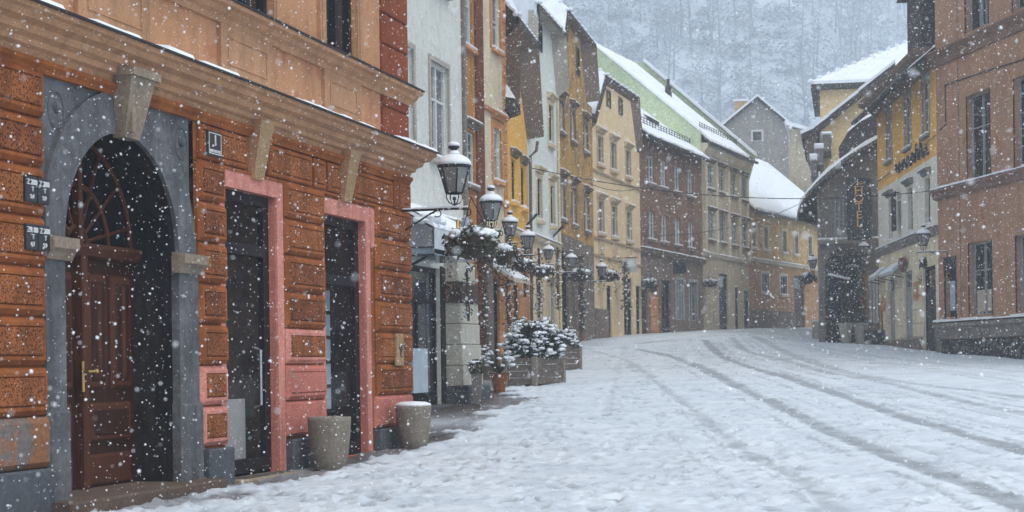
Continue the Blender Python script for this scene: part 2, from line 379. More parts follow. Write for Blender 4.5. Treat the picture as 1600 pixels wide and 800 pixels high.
def spline(pts, k=8):
    P = [pts[0]]+list(pts)+[pts[-1]]; out = []
    for i in range(1, len(P)-2):
        p0, p1, p2, p3 = [np.array(q) for q in P[i-1:i+3]]
        for j in range(k):
            t = j/k; out.append(tuple(.5*((2*p1)+(-p0+p2)*t+(2*p0-5*p1+4*p2-p3)*t*t+(-p0+3*p1-3*p2+p3)*t**3)))
    return out+[tuple(P[-1])]
def lattice(X, Y, scale, seed):
    """smooth value noise"""
    r = np.random.default_rng(seed).random((256, 256)); x = X/scale; y = Y/scale
    xi = np.floor(x).astype(int); yi = np.floor(y).astype(int); fx = x-xi; fy = y-yi
    fx = fx*fx*(3-2*fx); fy = fy*fy*(3-2*fy); g = lambda a, b: r[a % 256, b % 256]
    return (g(xi, yi)*(1-fx)+g(xi+1, yi)*fx)*(1-fy)+(g(xi, yi+1)*(1-fx)+g(xi+1, yi+1)*fx)*fy
ys = [-20, -10, -4, 0, 3, 6, 8, 10]; y = 11.
while y < 112: ys.append(y); y += max(.05, .0042*y) if y < 60 else .4
while y < 420: ys.append(y); y += 8
ys = np.array(ys)
tf = np.linspace(-.36, .36, 560); to = np.array([.42, .55, .8, 1.2, 2, 4, 8])
ts = np.concatenate([-to[::-1], tf, to])
TT, YY = np.meshgrid(ts, ys); XX = TT*(YY+22.)*.98
ZZ = ground_z(XX, YY)
wet = np.zeros_like(XX); dz = np.zeros_like(XX)
near = (YY > 10) & (YY < 112)
wob = (lattice(XX, YY, 1.3, 1)-.5)*.1+(lattice(XX, YY, .2, 41)-.5)*.09
for pts, wd, st in TR:
    d = seg_dist(XX, YY, spline(pts))+wob
    edge = np.exp(-(np.abs(d)/(wd*.8))**5); st = min(1, st*1.25)
    streak = .95+.7*(lattice(XX, YY, .3, 5)-.5)
    wet = np.maximum(wet, st*edge*streak); dz -= .012*st*edge; dz += .007*st*np.exp(-((d-wd*1.4)/(wd*.4))**2)
# footprints: walking lines along the left row and a few across
def foot(cx, cy, ang, dep, wt):
    global wet, dz
    r = .28; iy = np.searchsorted(ys, [cy-r, cy+r]); xs0 = (cx-r)/((cy+22)*.98), (cx+r)/((cy+22)*.98); ix = np.searchsorted(ts, xs0)
    sl = (slice(max(iy[0]-1, 0), iy[1]+1), slice(max(ix[0]-1, 0), ix[1]+1)); x = XX[sl]-cx; y = YY[sl]-cy
    a = x*math.cos(ang)+y*math.sin(ang); b = -x*math.sin(ang)+y*math.cos(ang)
    q = (a/.15)**2+(b/.065)**2; g = np.exp(-q**1.3)
    dz[sl] -= dep*g; dz[sl] += dep*.45*np.exp(-((np.sqrt(q)-1.45)/.35)**2); wet[sl] = np.maximum(wet[sl], wt*g)
for line in range(26):
    off = random.uniform(.7, 6.5)**1.0; Y = random.uniform(12, 16); side = 1; ph = random.uniform(0, 6)
    yend = random.uniform(30, 75)
    while Y < yend:
        xl = np.interp(Y, [14, 24, 35, 48, 57, 73, 104], [-4.5, -1.4, -.6, .4, 2.1, 6.2, 19])
        x = xl+off+.5*math.sin(Y*.16+ph)+side*.11+random.gauss(0, .05)
        foot(x, Y, math.atan2(1, .27)+random.gauss(0, .25), random.uniform(.02, .05), random.choice([.4, .55, .7, .85, 1]) if off < 3.5 else random.choice([.2, .45, .7]))
        Y += random.uniform(.55, .8); side = -side
for _ in range(3000):
    Y = 13+40*random.random()**1.4; xl = np.interp(Y, [14, 24, 35, 48, 57, 73], [-4.3, -1.4, -.6, .4, 2.1, 6.2])
    foot(xl+random.random()**1.5*9, Y, random.uniform(0, 6.3), random.uniform(.015, .045), random.choice([.2, .5, .75, .95]))
# clods and drifted lumps
lump = np.clip(lattice(XX, YY, .16, 31)-.62, 0, 1)*.11*np.clip(lattice(XX, YY, 1.6, 32)*2-1.0, 0, 1)      # kicked up clods
rough = (lattice(XX, YY, .24, 2)-.5)*.018+(lattice(XX, YY, .1, 3)-.5)*.016+(lattice(XX+3, YY*.6, .9, 4)-.5)*.03+lump
wet = np.maximum(wet, .35*np.clip((lattice(XX, YY*.7, .3, 33)-.66)*5, 0, 1)*np.clip(lattice(XX, YY, 2.3, 34)*2.4-1, 0, 1))
calm = np.clip(1-wet*.9, .15, 1)
dz += np.where(near, rough*calm, 0)
# bare wet setts along the foot of the left row
bx = np.interp(YY, [14, 19.5, 24.2, 24.6, 30.8, 34.8, 35.2, 44, 50, 57, 65, 73, 90], [-4.3, -2.85, -1.5, -1.75, -1.0, -.35, -.75, -.3, .9, 1.9, 3.5, 6, 12.6])
dd = XX-bx-.25+(lattice(XX, YY, .55, 8)-.5)*1.0+(lattice(XX, YY, .16, 9)-.5)*.2
bare = np.clip(1-(dd-.22)/.18, 0, 1)*np.where(YY < 46, 1, .25)*np.where(YY > 10, 1, 0)
bare2 = bare*np.clip((lattice(XX, YY*.5, 1.1, 12)+.35-np.clip((20-YY)*.1, 0, .3)), 0, 1)
dz -= .03*bare
ZZ = ZZ+np.where(near, dz, 0)
nr, nc = XX.shape
co = np.stack([XX, YY, ZZ], -1).reshape(-1, 3).astype('f4')
idx = np.arange(nr*nc).reshape(nr, nc); q = np.stack([idx[:-1, :-1], idx[:-1, 1:], idx[1:, 1:], idx[1:, :-1]], -1).reshape(-1, 4)
me = bpy.data.meshes.new('street'); me.vertices.add(len(co)); me.vertices.foreach_set('co', co.ravel())
me.loops.add(q.size); me.loops.foreach_set('vertex_index', q.ravel().astype('i4')); me.polygons.add(len(q))
me.polygons.foreach_set('loop_start', np.arange(0, q.size, 4, dtype='i4')); me.polygons.foreach_set('use_smooth', np.ones(len(q), bool))
a = me.attributes.new('slush', 'FLOAT', 'POINT'); a.data.foreach_set('value', np.clip(wet, 0, 1).ravel().astype('f4'))
a = me.attributes.new('bare', 'FLOAT', 'POINT'); a.data.foreach_set('value', np.clip(bare2, 0, 1).ravel().astype('f4'))
me.update()
m = bpy.data.materials.new('trodden_snow'); n, N, L = nodes_of(m); b = N['Principled BSDF']
co_ = N.new('ShaderNodeTexCoord').outputs['Object']
snow = ramp(n, noise(n, co_, 1.1, 7, .65), [(.3, (.48, .54, .605)), (.62, (.64, .695, .75))])
at1 = N.new('ShaderNodeAttribute'); at1.attribute_name = 'slush'; at2 = N.new('ShaderNodeAttribute'); at2.attribute_name = 'bare'
gr = noise(n, co_, 16, 6, .75)
slush = ramp(n, gr, [(.3, (.19, .21, .23)), (.7, (.40, .44, .48))])
ms = N.new('ShaderNodeMath'); ms.operation = 'MULTIPLY_ADD'; L.new(gr, ms.inputs[0]); ms.inputs[1].default_value = .7; ms.inputs[2].default_value = .5
ms.inputs[1].default_value = .9; ms.inputs[2].default_value = -.66
sa = N.new('ShaderNodeMath'); sa.operation = 'ADD'; L.new(at1.outputs['Fac'], sa.inputs[0]); L.new(ms.outputs[0], sa.inputs[1])
mm = N.new('ShaderNodeMath'); mm.operation = 'MULTIPLY'; mm.use_clamp = True; L.new(sa.outputs[0], mm.inputs[0]); mm.inputs[1].default_value = 1.35
col = mixc(n, mm.outputs[0], snow, slush)
sett = ramp(n, noise(n, co_, 7, 5, .7), [(.3, (.028, .022, .02)), (.7, (.11, .085, .075))])
col = mixc(n, at2.outputs['Fac'], col, sett)
L.new(col, b.inputs['Base Color'])
rr = N.new('ShaderNodeMix'); rr.data_type = 'FLOAT'; L.new(at2.outputs['Fac'], rr.inputs[0]); rr.inputs[2].default_value = .8; rr.inputs[3].default_value = .35
L.new(rr.outputs[0], b.inputs['Roughness']); b.inputs['Specular IOR Level'].default_value = .3
bp = N.new('ShaderNodeBump'); bp.inputs['Strength'].default_value = .6; bp.inputs['Distance'].default_value = .03
L.new(noise(n, co_, 9, 8, .7), bp.inputs['Height']); L.new(bp.outputs[0], b.inputs['Normal'])
me.materials.append(m); g = bpy.data.objects.new('street', me); COL.objects.link(g); tag(g, kind='structure', label='snow covered street with dark wheel tracks and footprints')

# ------------------------------------------------------------ hillside and its far-off wood
def hill_z(X, Y):
    t = np.clip((Y-250)/380, 0, 1); slope = 215*t**1.1
    r = X/np.maximum(Y, 1)
    fall = np.clip(1-np.clip((r-.17)/.12, 0, 1)*.55, .2, 1)
    return 2.4+slope*fall+(lattice(X, Y, 40, 21)-.5)*10*t+(lattice(X, Y, 14, 22)-.5)*3*t
hx = np.linspace(-330, 420, 130); hy = np.linspace(185, 700, 90); HX, HYY = np.meshgrid(hx, hy); HZ = hill_z(HX, HYY)
HZ[0, :] = 2.2
co = np.stack([HX, HYY, HZ], -1).reshape(-1, 3); idx = np.arange(co.shape[0]).reshape(HX.shape)
q = np.stack([idx[:-1, :-1], idx[:-1, 1:], idx[1:, 1:], idx[1:, :-1]], -1).reshape(-1, 4)
me = bpy.data.meshes.new('hillside'); me.from_pydata(co.tolist(), [], q.tolist())
M['hillsnow'] = simple('hillside_snow', (.48, .54, .59), .9, 0, .35, .06, 0)
me.materials.append(M['hillsnow']); hl = bpy.data.objects.new('hillside', me); COL.objects.link(hl); tag(hl, kind='structure', label='wooded snowy hillside behind the houses')
V = []; Fc = []; Mi = []
def tri(a, b, c, mi):
    o = len(V); V.extend([a, b, c]); Fc.append((o, o+1, o+2)); Mi.append(mi)
R_ = random.Random(5)
for _ in range(5200):
    Y = 255+R_.random()**.8*350; X = Y*R_.uniform(-.03, .33); z = float(hill_z(np.array(X), np.array(Y))); tall = R_.random() < .10 and lattice(np.array(X), np.array(Y), 60, 55) > .4
    if tall:
        h = R_.uniform(11, 20); lean = R_.uniform(-.1, .1); wdt = h*.012+.06
        tri((X-wdt, Y, z-1), (X+wdt, Y, z-1), (X+lean*h, Y, z+h), 0); tri((X, Y-wdt, z-1), (X, Y+wdt, z-1), (X+lean*h, Y, z+h), 0)
        for k in range(20):
            t = R_.uniform(.3, .98); r = h*R_.uniform(.12, .36)*(1.15-t*.7); a = R_.uniform(0, 6.3); p = (X+lean*h*t, Y, z+h*t)
            e = (p[0]+r*math.cos(a), p[1]+r*math.sin(a), p[2]+r*R_.uniform(.3, 1.1)); tri((p[0], p[1], p[2]-.13), (p[0], p[1], p[2]+.13), e, 0)
            for j in range(2):
                s = R_.uniform(.4, 1); q0 = tuple(p[i]+(e[i]-p[i])*s for i in range(3)); d = [R_.uniform(-1.3, 1.3) for _ in range(3)]
                tri((q0[0], q0[1], q0[2]-.07), (q0[0]+.1, q0[1], q0[2]+.1), (q0[0]+d[0], q0[1]+d[1], q0[2]+abs(d[2])), 0)
    else:                                    # snow loaded crowns and scrub
        w0 = R_.uniform(1.5, 5); h = w0*R_.uniform(.7, 1.5); c = R_.choice([0, 1, 1, 1, 1])
        for k in range(34):
            a = R_.uniform(0, 6.3); rr_ = w0*R_.random()**.5; p = (X+rr_*math.cos(a)*.8, Y+rr_*math.sin(a)*.8, z+h*R_.random()*(1-rr_/w0*.6)); d = [R_.uniform(-.9, .9) for _ in range(6)]
            tri(p, (p[0]+d[0], p[1]+d[1], p[2]+d[2]*.6), (p[0]+d[3], p[1]+d[4], p[2]+d[5]*.5), 0 if R_.random() < .2 else c)
me = bpy.data.meshes.new('hillside_wood'); me.from_pydata(V, [], Fc)
M['hazedbark'] = simple('hazed_bark', (.34, .375, .41), .9); M['woodsnow'] = simple('snowy_twigs', (.48, .53, .58), .9)  # bark lightened towards the haze: part of the fade sits in this colour
me.materials.append(M['hazedbark']); me.materials.append(M['woodsnow']); me.polygons.foreach_set('material_index', Mi)
o = bpy.data.objects.new('hillside_wood', me); COL.objects.link(o); tag(o, 'bare snow dusted wood covering the hill behind the houses', 'wood', kind='stuff')

# ------------------------------------------------------------ snowy air
mb = MB(); mb.box(-420, 520, -60, 740, -9, 290)
hz = bpy.data.materials.new('snowy_air'); n, N, L = nodes_of(hz); N.remove(N['Principled BSDF'])
pv = N.new('ShaderNodeVolumePrincipled'); pv.inputs['Color'].default_value = (.80, .90, 1, 1); pv.inputs['Density'].default_value = .0017
pv.inputs['Anisotropy'].default_value = .1
L.new(pv.outputs[0], N['Material Output'].inputs['Volume'])
o = mb.build('haze', hz, fix=True); tag(o, 'pale snowy haze filling the whole street', 'haze', kind='stuff')

# ------------------------------------------------------------ facade lines
fB1 = Frame(at(30, 580, 14.6)[:2], at(610, 580, 23.8)[:2])
fW = Frame(PP(640, 83), PP(722, 75)); fBR = Frame(PP(722, 60), PP(795, 54)); fYL = Frame(PP(795, 54), PP(828, 49.8)); fW2 = Frame(PP(828, 49.8), PP(875, 45.3))
fYB = Frame(PP(875, 45.3), PP(930, 39.7)); fBE = Frame(PP(930, 39.7), PP(1003, 35.4)); fB2 = Frame(PP(1003, 35.4), PP(1100, 31.3)); fGR = Frame(PP(1100, 31.3), PP(1172, 28.4)); fHO = Frame(PP(1172, 28.4), PP(1290, 25))
fR1 = Frame(PP(1468, 50), PP(1600, 56)); fR2 = Frame(PP(1375, 41.2), PP(1468, 50))
def house(name, fr, label, cat='house', group=None):
    return thing(name, label, cat, (fr.p0[0], fr.p0[1], 0), fr.ang, group)

# ------------------------------------------------------------ the orange corner house with the portal
B = house('corner_house', fB1, 'orange rusticated corner house with arched stone portal and pink door surrounds', 'house')
EU = 10.33; ZT = 2.72
wl = MB()
# ground floor sheet with portal and two shop openings
op = [(4.12, 5.55, -2.2, 2.05), (7.05, 8.55, -1.18, 2.0)]
wall_grid(wl, 3.42, EU, -2.2, 3.0, op, 0, .1, 0, 1)
wall_grid(wl, -9, .38, -2.2, 3.0, [], 0)
wl.quad((.38, 0, 2.68), (3.42, 0, 2.68), (3.42, 0, 3.0), (.38, 0, 3.0))
wl.quad((EU, 0, -2.2), (EU, 9, -2.2), (EU, 9, 9), (EU, 0, 9)); wl.quad((-9, 0, -2.2), (-9, 9, -2.2), (-9, 9, 9), (-9, 0, 9)); wl.quad((-9, 9, -2.2), (EU, 9, -2.2), (EU, 9, 9), (-9, 9, 9))
wl.build('wall', ['rust', 'pinkworn'], B, fix=False)
up = MB(); wall_grid(up, -9, EU, 3.0, 9, [(4.35, 5.5, 4.14, 6.6), (7.2, 8.3, 4.14, 6.6), (1.2, 2.3, 4.14, 6.6), (-2, -.9, 4.14, 6.6)], 0, .09, 0, 0)
up.build('upper_wall', 'peach', B, fix=False)
rf = MB(); rf.quad((-9, -.5, 9), (EU+.4, -.5, 9), (EU, 4, 12), (-9, 4, 12)); rf.quad((-9, 9.4, 9), (EU+.4, 9.4, 9), (EU, 4, 12), (-9, 4, 12)); rf.build('roof', 'snow', B, fix=False)
for a, b_ in ((4.35, 5.5), (7.2, 8.3), (1.2, 2.3), (-2, -.9)): add_window(B, a, b_, 4.14, 6.6, 'darkframe', 'glassdark', 2, (.62,), .09, None, None, None, t=.09)
def course_z(k): return -.84+.445*k
def blocks(name, u0, u1, k0, k1, mats=('rust', 'rustrough', 'rustrough2'), d=.075, split=None):
    m_ = MB()
    for k in range(k0, k1):
        z0, z1 = course_z(k)+.012, course_z(k+1)-.012
        m_.cbox(u0, u1, -d+random.uniform(-.006, .006), .01, z0, z1, .045, 0, 1 if len(mats) < 3 else random.choice([1, 1, 2]), .075)
    return m_.build(name, list(mats), B, fix=True)
blocks('rusticated_pier', -2.6, -.95, 1, 8); blocks('rusticated_pier', -.93, .37, 1, 8)
blocks('rusticated_pier', 3.44, 4.11, 2, 7); blocks('painted_block', 3.46, 4.11, 0, 2, ('pink', 'rustrough'), .07)
blocks('rusticated_pier', 5.76, 7.0, 3, 7); blocks('painted_block', 5.76, 7.0, 2, 3, ('pink', 'rustrough'), .07); blocks('painted_block', 5.76, 7.0, 1, 2, ('pinkworn', 'pinkworn'), .07)
m_ = MB(); m_.cbox(5.76, 7.0, -.06, .01, course_z(0)+.02, course_z(1)-.01, .03); m_.build('painted_base', 'pinkworn', B)
# corner pier: rounded block ends, blocks turn the corner
m_ = MB()
for k in range(1, 9):
    z0, z1 = course_z(k)+.012, course_z(k+1)-.012
    if k == 7: z1 = 2.7
    m_.cbox(8.92 if k < 7 else 9.72, 10.36, -.075+random.uniform(-.006, .006), .01, z0, z1, .05, 0, random.choice([1, 1, 2]), .075) if k < 8 else None
    if k < 8:
        pr = [(-.075+.02, z0+.05), (-.02, z0), (.6, z0), (.6, z1), (-.02, z1), (-.055, z1-.05)]
        m_.profile(pr, 10.3, 10.39, 0); m_.cbox(10.33, 10.41, -.02, .6, z0+.02, z1-.02, .02, 0)
m_.build('rusticated_corner', ['rust', 'rustrough', 'rustrough2'], B)
m_ = MB(); m_.cbox(8.8, 10.36, -.07, .01, course_z(0), course_z(1)-.01, .04); m_.build('painted_base', 'pinkworn', B)
m_ = MB(); m_.cbox(-2.6, .37, -.1, .01, -.85, -.40, .05); m_.build('weathered_base', plaster('weathered_base', (.30, .13, .06), patch=(.2, .17, .16), patch_at=.5, dirty=.6, grain=20, bump=1), B)
# grey plinths
for a, b_, c in ((-2.6, .36, .13), (3.48, 4.1, .13), (5.8, 7.02, .11), (8.85, 10.38, .11)):
    m_ = MB(); m_.cbox(a, b_, -c, .02, -2.2, -.86, .02); m_.build('plinth', 'plinth', B)
# pink surrounds
m_ = MB()
m_.box(4.0, 5.74, -.03, .0, 2.05, 2.24); m_.box(5.551, 5.74, -.03, .0, -2.2, 2.05); m_.box(4.0, 4.118, -.03, 0, -.84, 2.05); m_.build('door_surround', 'pink', B)
m_ = MB()
m_.box(6.95, 8.84, -.03, 0, 2.0, 2.2); m_.box(8.551, 8.72, -.03, .0, -1.2, 2.0); m_.cbox(8.72, 8.84, -.06, 0, 1.65, 2.2, .02); m_.box(6.98, 7.048, -.03, 0, -1.1, 2.0); m_.build('window_surround', 'pink', B)
# frieze panels
m_ = MB()
for a, b_ in ((3.5, 4.7), (5.3, 6.62), (6.72, 7.08), (7.18, 7.6), (8.1, 9.62)):
    m_.cbox(a, b_, -.06, .01, 2.29, 2.66, .02, 0, 1, .05)
m_.profile([(0, 2.68), (-.05, 2.68), (-.07, 2.72), (-.1, 2.75), (-.1, 2.79), (0, 2.79)], -9, EU+.05)
m_.profile([(0, 2.24), (-.04, 2.24), (-.04, 2.275), (0, 2.275)], 3.44, EU+.03)
m_.build('frieze', ['rust', 'rustrough'], B)
# cornice
pr = [(0, 2.8), (-.05, 2.8), (-.07, 2.86), (-.12, 2.88), (-.13, 2.93), (-.2, 2.96), (-.22, 3.02), (-.3, 3.05), (-.33, 3.1), (-.37, 3.12), (-.37, 3.17), (0, 3.2)]
m_ = MB(); m_.profile(pr, -9, EU+.0)
q = [(y_, z_) for y_, z_ in pr]
for i in range(len(q)-1):       # mitred return round the corner
    (y0, z0), (y1, z1) = q[i], q[i+1]
    m_.quad((EU, y0, z0), (EU-y0, y0, z0), (EU-y1, y1, z1), (EU, y1, z1)); m_.quad((EU-y0, y0, z0), (EU-y0, 3, z0), (EU-y1, 3, z1), (EU-y1, y1, z1))
co_b = m_.build('cornice', 'peachtrim', B, fix=True)
m_ = MB(); m_.profile([(-.4, 3.165), (-.4, 3.19), (.01, 3.225), (.01, 3.2), (-.37, 3.172)], -9, EU+.4); m_.build('flashing', 'black', co_b)
m_ = MB(); x = -8.8
while x < EU+.35:
    w_ = random.uniform(.25, .6); h_ = random.choice([.008, .012, .02, .03, .035, .05]); x1 = min(x+w_, EU+.38)
    if h_ > 0: m_.add([(x, -.385, 3.195), (x1, -.385, 3.195), (x1, -.02, 3.225), (x, -.02, 3.225), (x+.03, -.36, 3.195+h_), (x1-.0, -.36, 3.195+h_*random.uniform(.6, 1.1)), (x1, -.02, 3.25+h_), (x+.03, -.02, 3.25+h_)], [(0, 1, 5, 4), (4, 5, 6, 7), (0, 4, 7, 3), (1, 2, 6, 5)])
    x = x1-.01
m_.build('snow_edge', 'snow', co_b, fix=False)
# sill course of the upper floor and panels between
m_ = MB(); pr2 = [(0, 3.86), (-.04, 3.86), (-.06, 3.92), (-.12, 3.95), (-.15, 4.0), (-.22, 4.02), (-.22, 4.07), (0, 4.1)]
m_.profile(pr2, -9, EU+.22); sc_ = m_.build('sill_course', 'peachtrim', B)
m_ = MB(); m_.profile([(-.24, 4.07), (-.24, 4.095), (0, 4.12), (0, 4.1), (-.22, 4.072)], -9, EU+.24); m_.build('flashing', 'black', sc_)
for a, b_ in ((-2.4, -.9), (1.0, 2.4), (4.05, 5.45), (7.1, 8.4)):
    m_ = MB(); m_.box(a, b_, -.05, .0, 3.3, 3.86); m_.build('parapet_panel', 'peachtrim', B)
    m_ = MB(); m_.box(a+.17, b_-.17, -.062, -.04, 3.42, 3.44); m_.box(a+.17, b_-.17, -.062, -.04, 3.72, 3.74); m_.box(a+.17, a+.19, -.062, -.04, 3.44, 3.72); m_.box(b_-.19, b_-.17, -.062, -.04, 3.44, 3.72); m_.build('panel_moulding', 'peachtrim', B)
for a in (4.14, 5.52, 6.98, 8.32, .98, 2.32):
    m_ = MB(); m_.box(a, a+.2, -.05, 0, 4.12, 6.7); m_.box(a+.05, a+.15, -.065, -.05, 4.12, 6.7); m_.build('window_trim', 'peachtrim', B)
m_ = MB(); z = 3.28
while z < 6.9:
    m_.cbox(9.3, 10.38, -.05, .01, z, z+.42 if abs(z-3.7) > .05 else 3.86, .02); z += .44
m_.build('brick_quoin', 'brick', B)
# brackets
for u0 in (4.78, 7.62):
    m_ = MB(); v = [(u0, .0, 2.87), (u0+.36, 0, 2.87), (u0+.32, 0, 2.2), (u0+.04, 0, 2.2), (u0, -.2, 2.87), (u0+.36, -.2, 2.87), (u0+.32, -.07, 2.2), (u0+.04, -.07, 2.2)]
    m_.add(v, [(3, 2, 6, 7), (1, 2, 6, 5), (0, 3, 7, 4), (0, 1, 5, 4)]); m_.add(v, [(7, 6, 5, 4)], 1)
    m_.build('cornice_bracket', ['peachtrim', 'granular'], B)

# portal
CX, RR, SP = 1.85, 1.13, 1.2
def arc(r, n=24, cx=CX, z=SP): return [(cx-r*math.cos(math.pi*i/n), z+r*math.sin(math.pi*i/n)) for i in range(n+1)]
m_ = MB(); A = arc(RR); n_ = len(A)
def outer(i):
    x_, z_ = A[i]; t = (x_-CX, z_-SP); k = min((CX-.38)/max(abs(t[0]), 1e-6), (2.68-SP)/max(t[1], 1e-6)); return (CX+t[0]*k, SP+t[1]*k)
O = [outer(i) for i in range(n_)]
for i in range(n_-1):
    m_.quad((A[i][0], 0, A[i][1]), (A[i+1][0], 0, A[i+1][1]), (O[i+1][0], 0, O[i+1][1]), (O[i][0], 0, O[i][1]))
for i in range(n_-1):
    if abs(O[i][0]-O[i+1][0]) > 1e-4 and abs(O[i][1]-O[i+1][1]) > 1e-4:
        cxr = .38 if O[i][0] < CX else 3.42; m_.add([(O[i][0], 0, O[i][1]), (O[i+1][0], 0, O[i+1][1]), (cxr, 0, 2.68)], [(0, 1, 2)])
m_.box(.38, .72, -.04, .05, -2.2, SP); m_.box(2.98, 3.42, -.04, .05, -2.2, SP)
pt = m_.build('portal', 'stone', B, fix=False)
m_ = MB(); A2 = arc(RR+.40); A1 = arc(RR)      # raised archivolt
for i in range(n_-1):
    P_ = [(A1[i][0], A1[i][1]), (A1[i+1][0], A1[i+1][1]), (min(max(A2[i+1][0], .39), 3.41), A2[i+1][1]), (min(max(A2[i][0], .39), 3.41), A2[i][1])]
    m_.quad(*[(x_, -.045, z_) for x_, z_ in P_]); m_.quad((P_[3][0], -.045, P_[3][1]), (P_[2][0], -.045, P_[2][1]), (P_[2][0], 0, P_[2][1]), (P_[3][0], 0, P_[3][1]))
    m_.quad((A1[i][0], -.045, A1[i][1]), (A1[i+1][0], -.045, A1[i+1][1]), (A1[i+1][0], 0.01, A1[i+1][1]), (A1[i][0], 0.01, A1[i][1]))
m_.build('archivolt', 'stone', pt, fix=False)
for cx in (.66, 3.14):
    m_ = MB(); rg = [(cx+.13*math.cos(2*math.pi*i/20), 0, 2.4+.17*math.sin(2*math.pi*i/20)) for i in range(21)]
    m_.tube([(x_, -.002, z_) for x_, _, z_ in rg], .012, 5); m_.lump((cx, 0, 2.42), .06, 0, 8, .9, .1); m_.build('rosette', 'stone', pt)
for a, b_ in ((.36, .80), (2.90, 3.46)):
    m_ = MB(); m_.profile([(.0, 1.02), (-.07, 1.02), (-.1, 1.08), (-.15, 1.12), (-.15, 1.22), (0, 1.24)], a, b_); m_.build('impost', 'stonewarm', pt)
for a, b_ in ((.36, .74), (2.96, 3.45)): m_ = MB(); m_.cbox(a, b_, -.08, .05, -2.2, -.35, .03); m_.build('jamb_base', 'stone', pt)
m_ = MB(); v = [(1.6, 0, 2.92), (2.1, 0, 2.92), (2.0, 0, 2.28), (1.7, 0, 2.28), (1.6, -.28, 2.92), (2.1, -.28, 2.92), (2.0, -.13, 2.28), (1.7, -.13, 2.28)]
m_.add(v, [(7, 6, 5, 4), (3, 2, 6, 7), (1, 2, 6, 5), (0, 3, 7, 4), (0, 1, 5, 4)])
m_.box(1.57, 2.13, -.31, 0, 2.86, 2.94); m_.box(1.73, 1.8, -.2, -.1, 2.33, 2.8)
m_.build('keystone', 'stonewarm', pt)
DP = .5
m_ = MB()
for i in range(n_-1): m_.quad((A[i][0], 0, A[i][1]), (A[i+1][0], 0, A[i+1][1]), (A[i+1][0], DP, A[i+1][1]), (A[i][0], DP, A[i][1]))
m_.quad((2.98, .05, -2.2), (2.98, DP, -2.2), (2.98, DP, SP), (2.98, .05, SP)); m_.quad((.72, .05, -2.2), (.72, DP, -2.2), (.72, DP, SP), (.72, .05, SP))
m_.build('reveal', 'stoneshade', pt, fix=False)
m_ = MB(); m_.cbox(.3, 3.5, -.32, .6, -1.6, -1.17, .02); m_.build('threshold', plaster('threshold_stone', (.13, .09, .07), grain=20), pt)
# door leaves and fanlight
m_ = MB(); m_.box(.7, 3.0, DP, DP+.05, -1.3, SP-.02, 0)
for a, b_ in ((.72, 1.81), (1.89, 2.98)):
    for c0, c1 in ((a+.1, (a+b_)/2-.05), ((a+b_)/2+.05, b_-.1)):
        m_.cbox(c0, c1, DP-.035, DP, -.18, .98, .03, 1); m_.cbox(c0+.06, c1-.06, DP-.05, DP-.03, -.1, .9, .015, 0); m_.cbox((c0+c1)/2-.03, (c0+c1)/2+.03, DP-.07, DP-.04, -.08, .88, .02, 1)
    m_.cbox(a+.12, b_-.12, DP-.035, DP, -.72, -.32, .03, 1); m_.cbox(a+.2, b_-.2, DP-.05, DP-.03, -.65, -.39, .015, 0)
    m_.cbox(a+.12, b_-.12, DP-.035, DP, -1.16, -.84, .03, 1)
m_.cbox(1.8, 1.9, DP-.1, DP, -1.25, SP-.04, .02, 1)
m_.profile([(DP, SP-.07), (DP-.08, SP-.05), (DP-.12, SP+.03), (DP-.12, SP+.07), (DP, SP+.09)], .72, 2.98, 1)
dr = m_.build('carved_door', ['door', 'doorlight'], B)
m_ = MB(); m_.prism([(x_, z_) for x_, z_ in arc(RR, 24, CX, SP+.05)], DP+.03, DP+.05); m_.build('fanlight_glass', 'glassdark', dr)
m_ = MB()
for k in range(7):
    a = math.pi*(k+.5)/7; m_.tube([(CX+.2*math.cos(a), DP, SP+.06+.2*math.sin(a)), (CX+1.1*math.cos(a), DP, SP+.06+1.1*math.sin(a))], .022, 5)
for r in (.2, .62, 1.08): m_.tube([(x_, DP, z_+.04) for x_, z_ in arc(r)], .03, 5)
m_.cbox(1.81, 1.89, DP-.06, DP+.02, SP+.07, SP+1.1, .01)
m_.build('fanlight_bars', 'doorlight', dr)
m_ = MB(); m_.box(1.73, 1.77, DP-.115, DP-.1, -.2, .1); m_.tube([(1.75, DP-.1, 0), (1.75, DP-.17, 0), (1.85, DP-.18, .0)], .012, 8); m_.lump((1.88, DP-.18, 0), .03, 0, 8, .9, 0); m_.build('handle', 'brass', dr)
# glass door
def shop_glass(nm, u0, u1, z0, z1, tz, door):
    m_ = MB(); y0, y1 = .08, .15; t = .1
    m_.box(u0, u0+t, y0, y1, z0, z1); m_.box(u1-t*1.6, u1, y0, y1, z0, z1); m_.box(u0+t, u1-t*1.6, y0, y1, z1-.12, z1); m_.box(u0+t, u1-t*1.6, y0-.03, y1, tz, tz+.13); m_.box(u0+t, u1-t*1.6, y0, y1, z0, z0+.16)
    o_ = m_.build(nm, 'darkframe', B)
    m_ = MB(); m_.box(u0+.05, u1-.1, .12, .13, z0+.05, z1-.05); m_.build('pane', 'shopglass', o_)
    return o_
m = bpy.data.materials.new('shop_glass'); n, N, L = nodes_of(m); b = N['Principled BSDF']; b.inputs['Base Color'].default_value = (.03, .035, .04, 1); b.inputs['Roughness'].default_value = .03
b.inputs['Transmission Weight'].default_value = .0; b.inputs['Alpha'].default_value = .16; b.inputs['Specular IOR Level'].default_value = .4; M['shopglass'] = m
gd = shop_glass('glass_door', 4.12, 5.55, -1.2, 2.05, 1.32, True)
m_ = MB(); m_.tube([(5.1, .08, -.45), (5.1, -.0, -.42), (5.1, -.0, .22), (5.1, .08, .25)], .016, 8); m_.build('handle', 'steel', gd)
m_ = MB(); m_.box(4.17, 4.27, .06, .075, .28, .62); m_.build('opening_hours_notice', 'paint', gd)
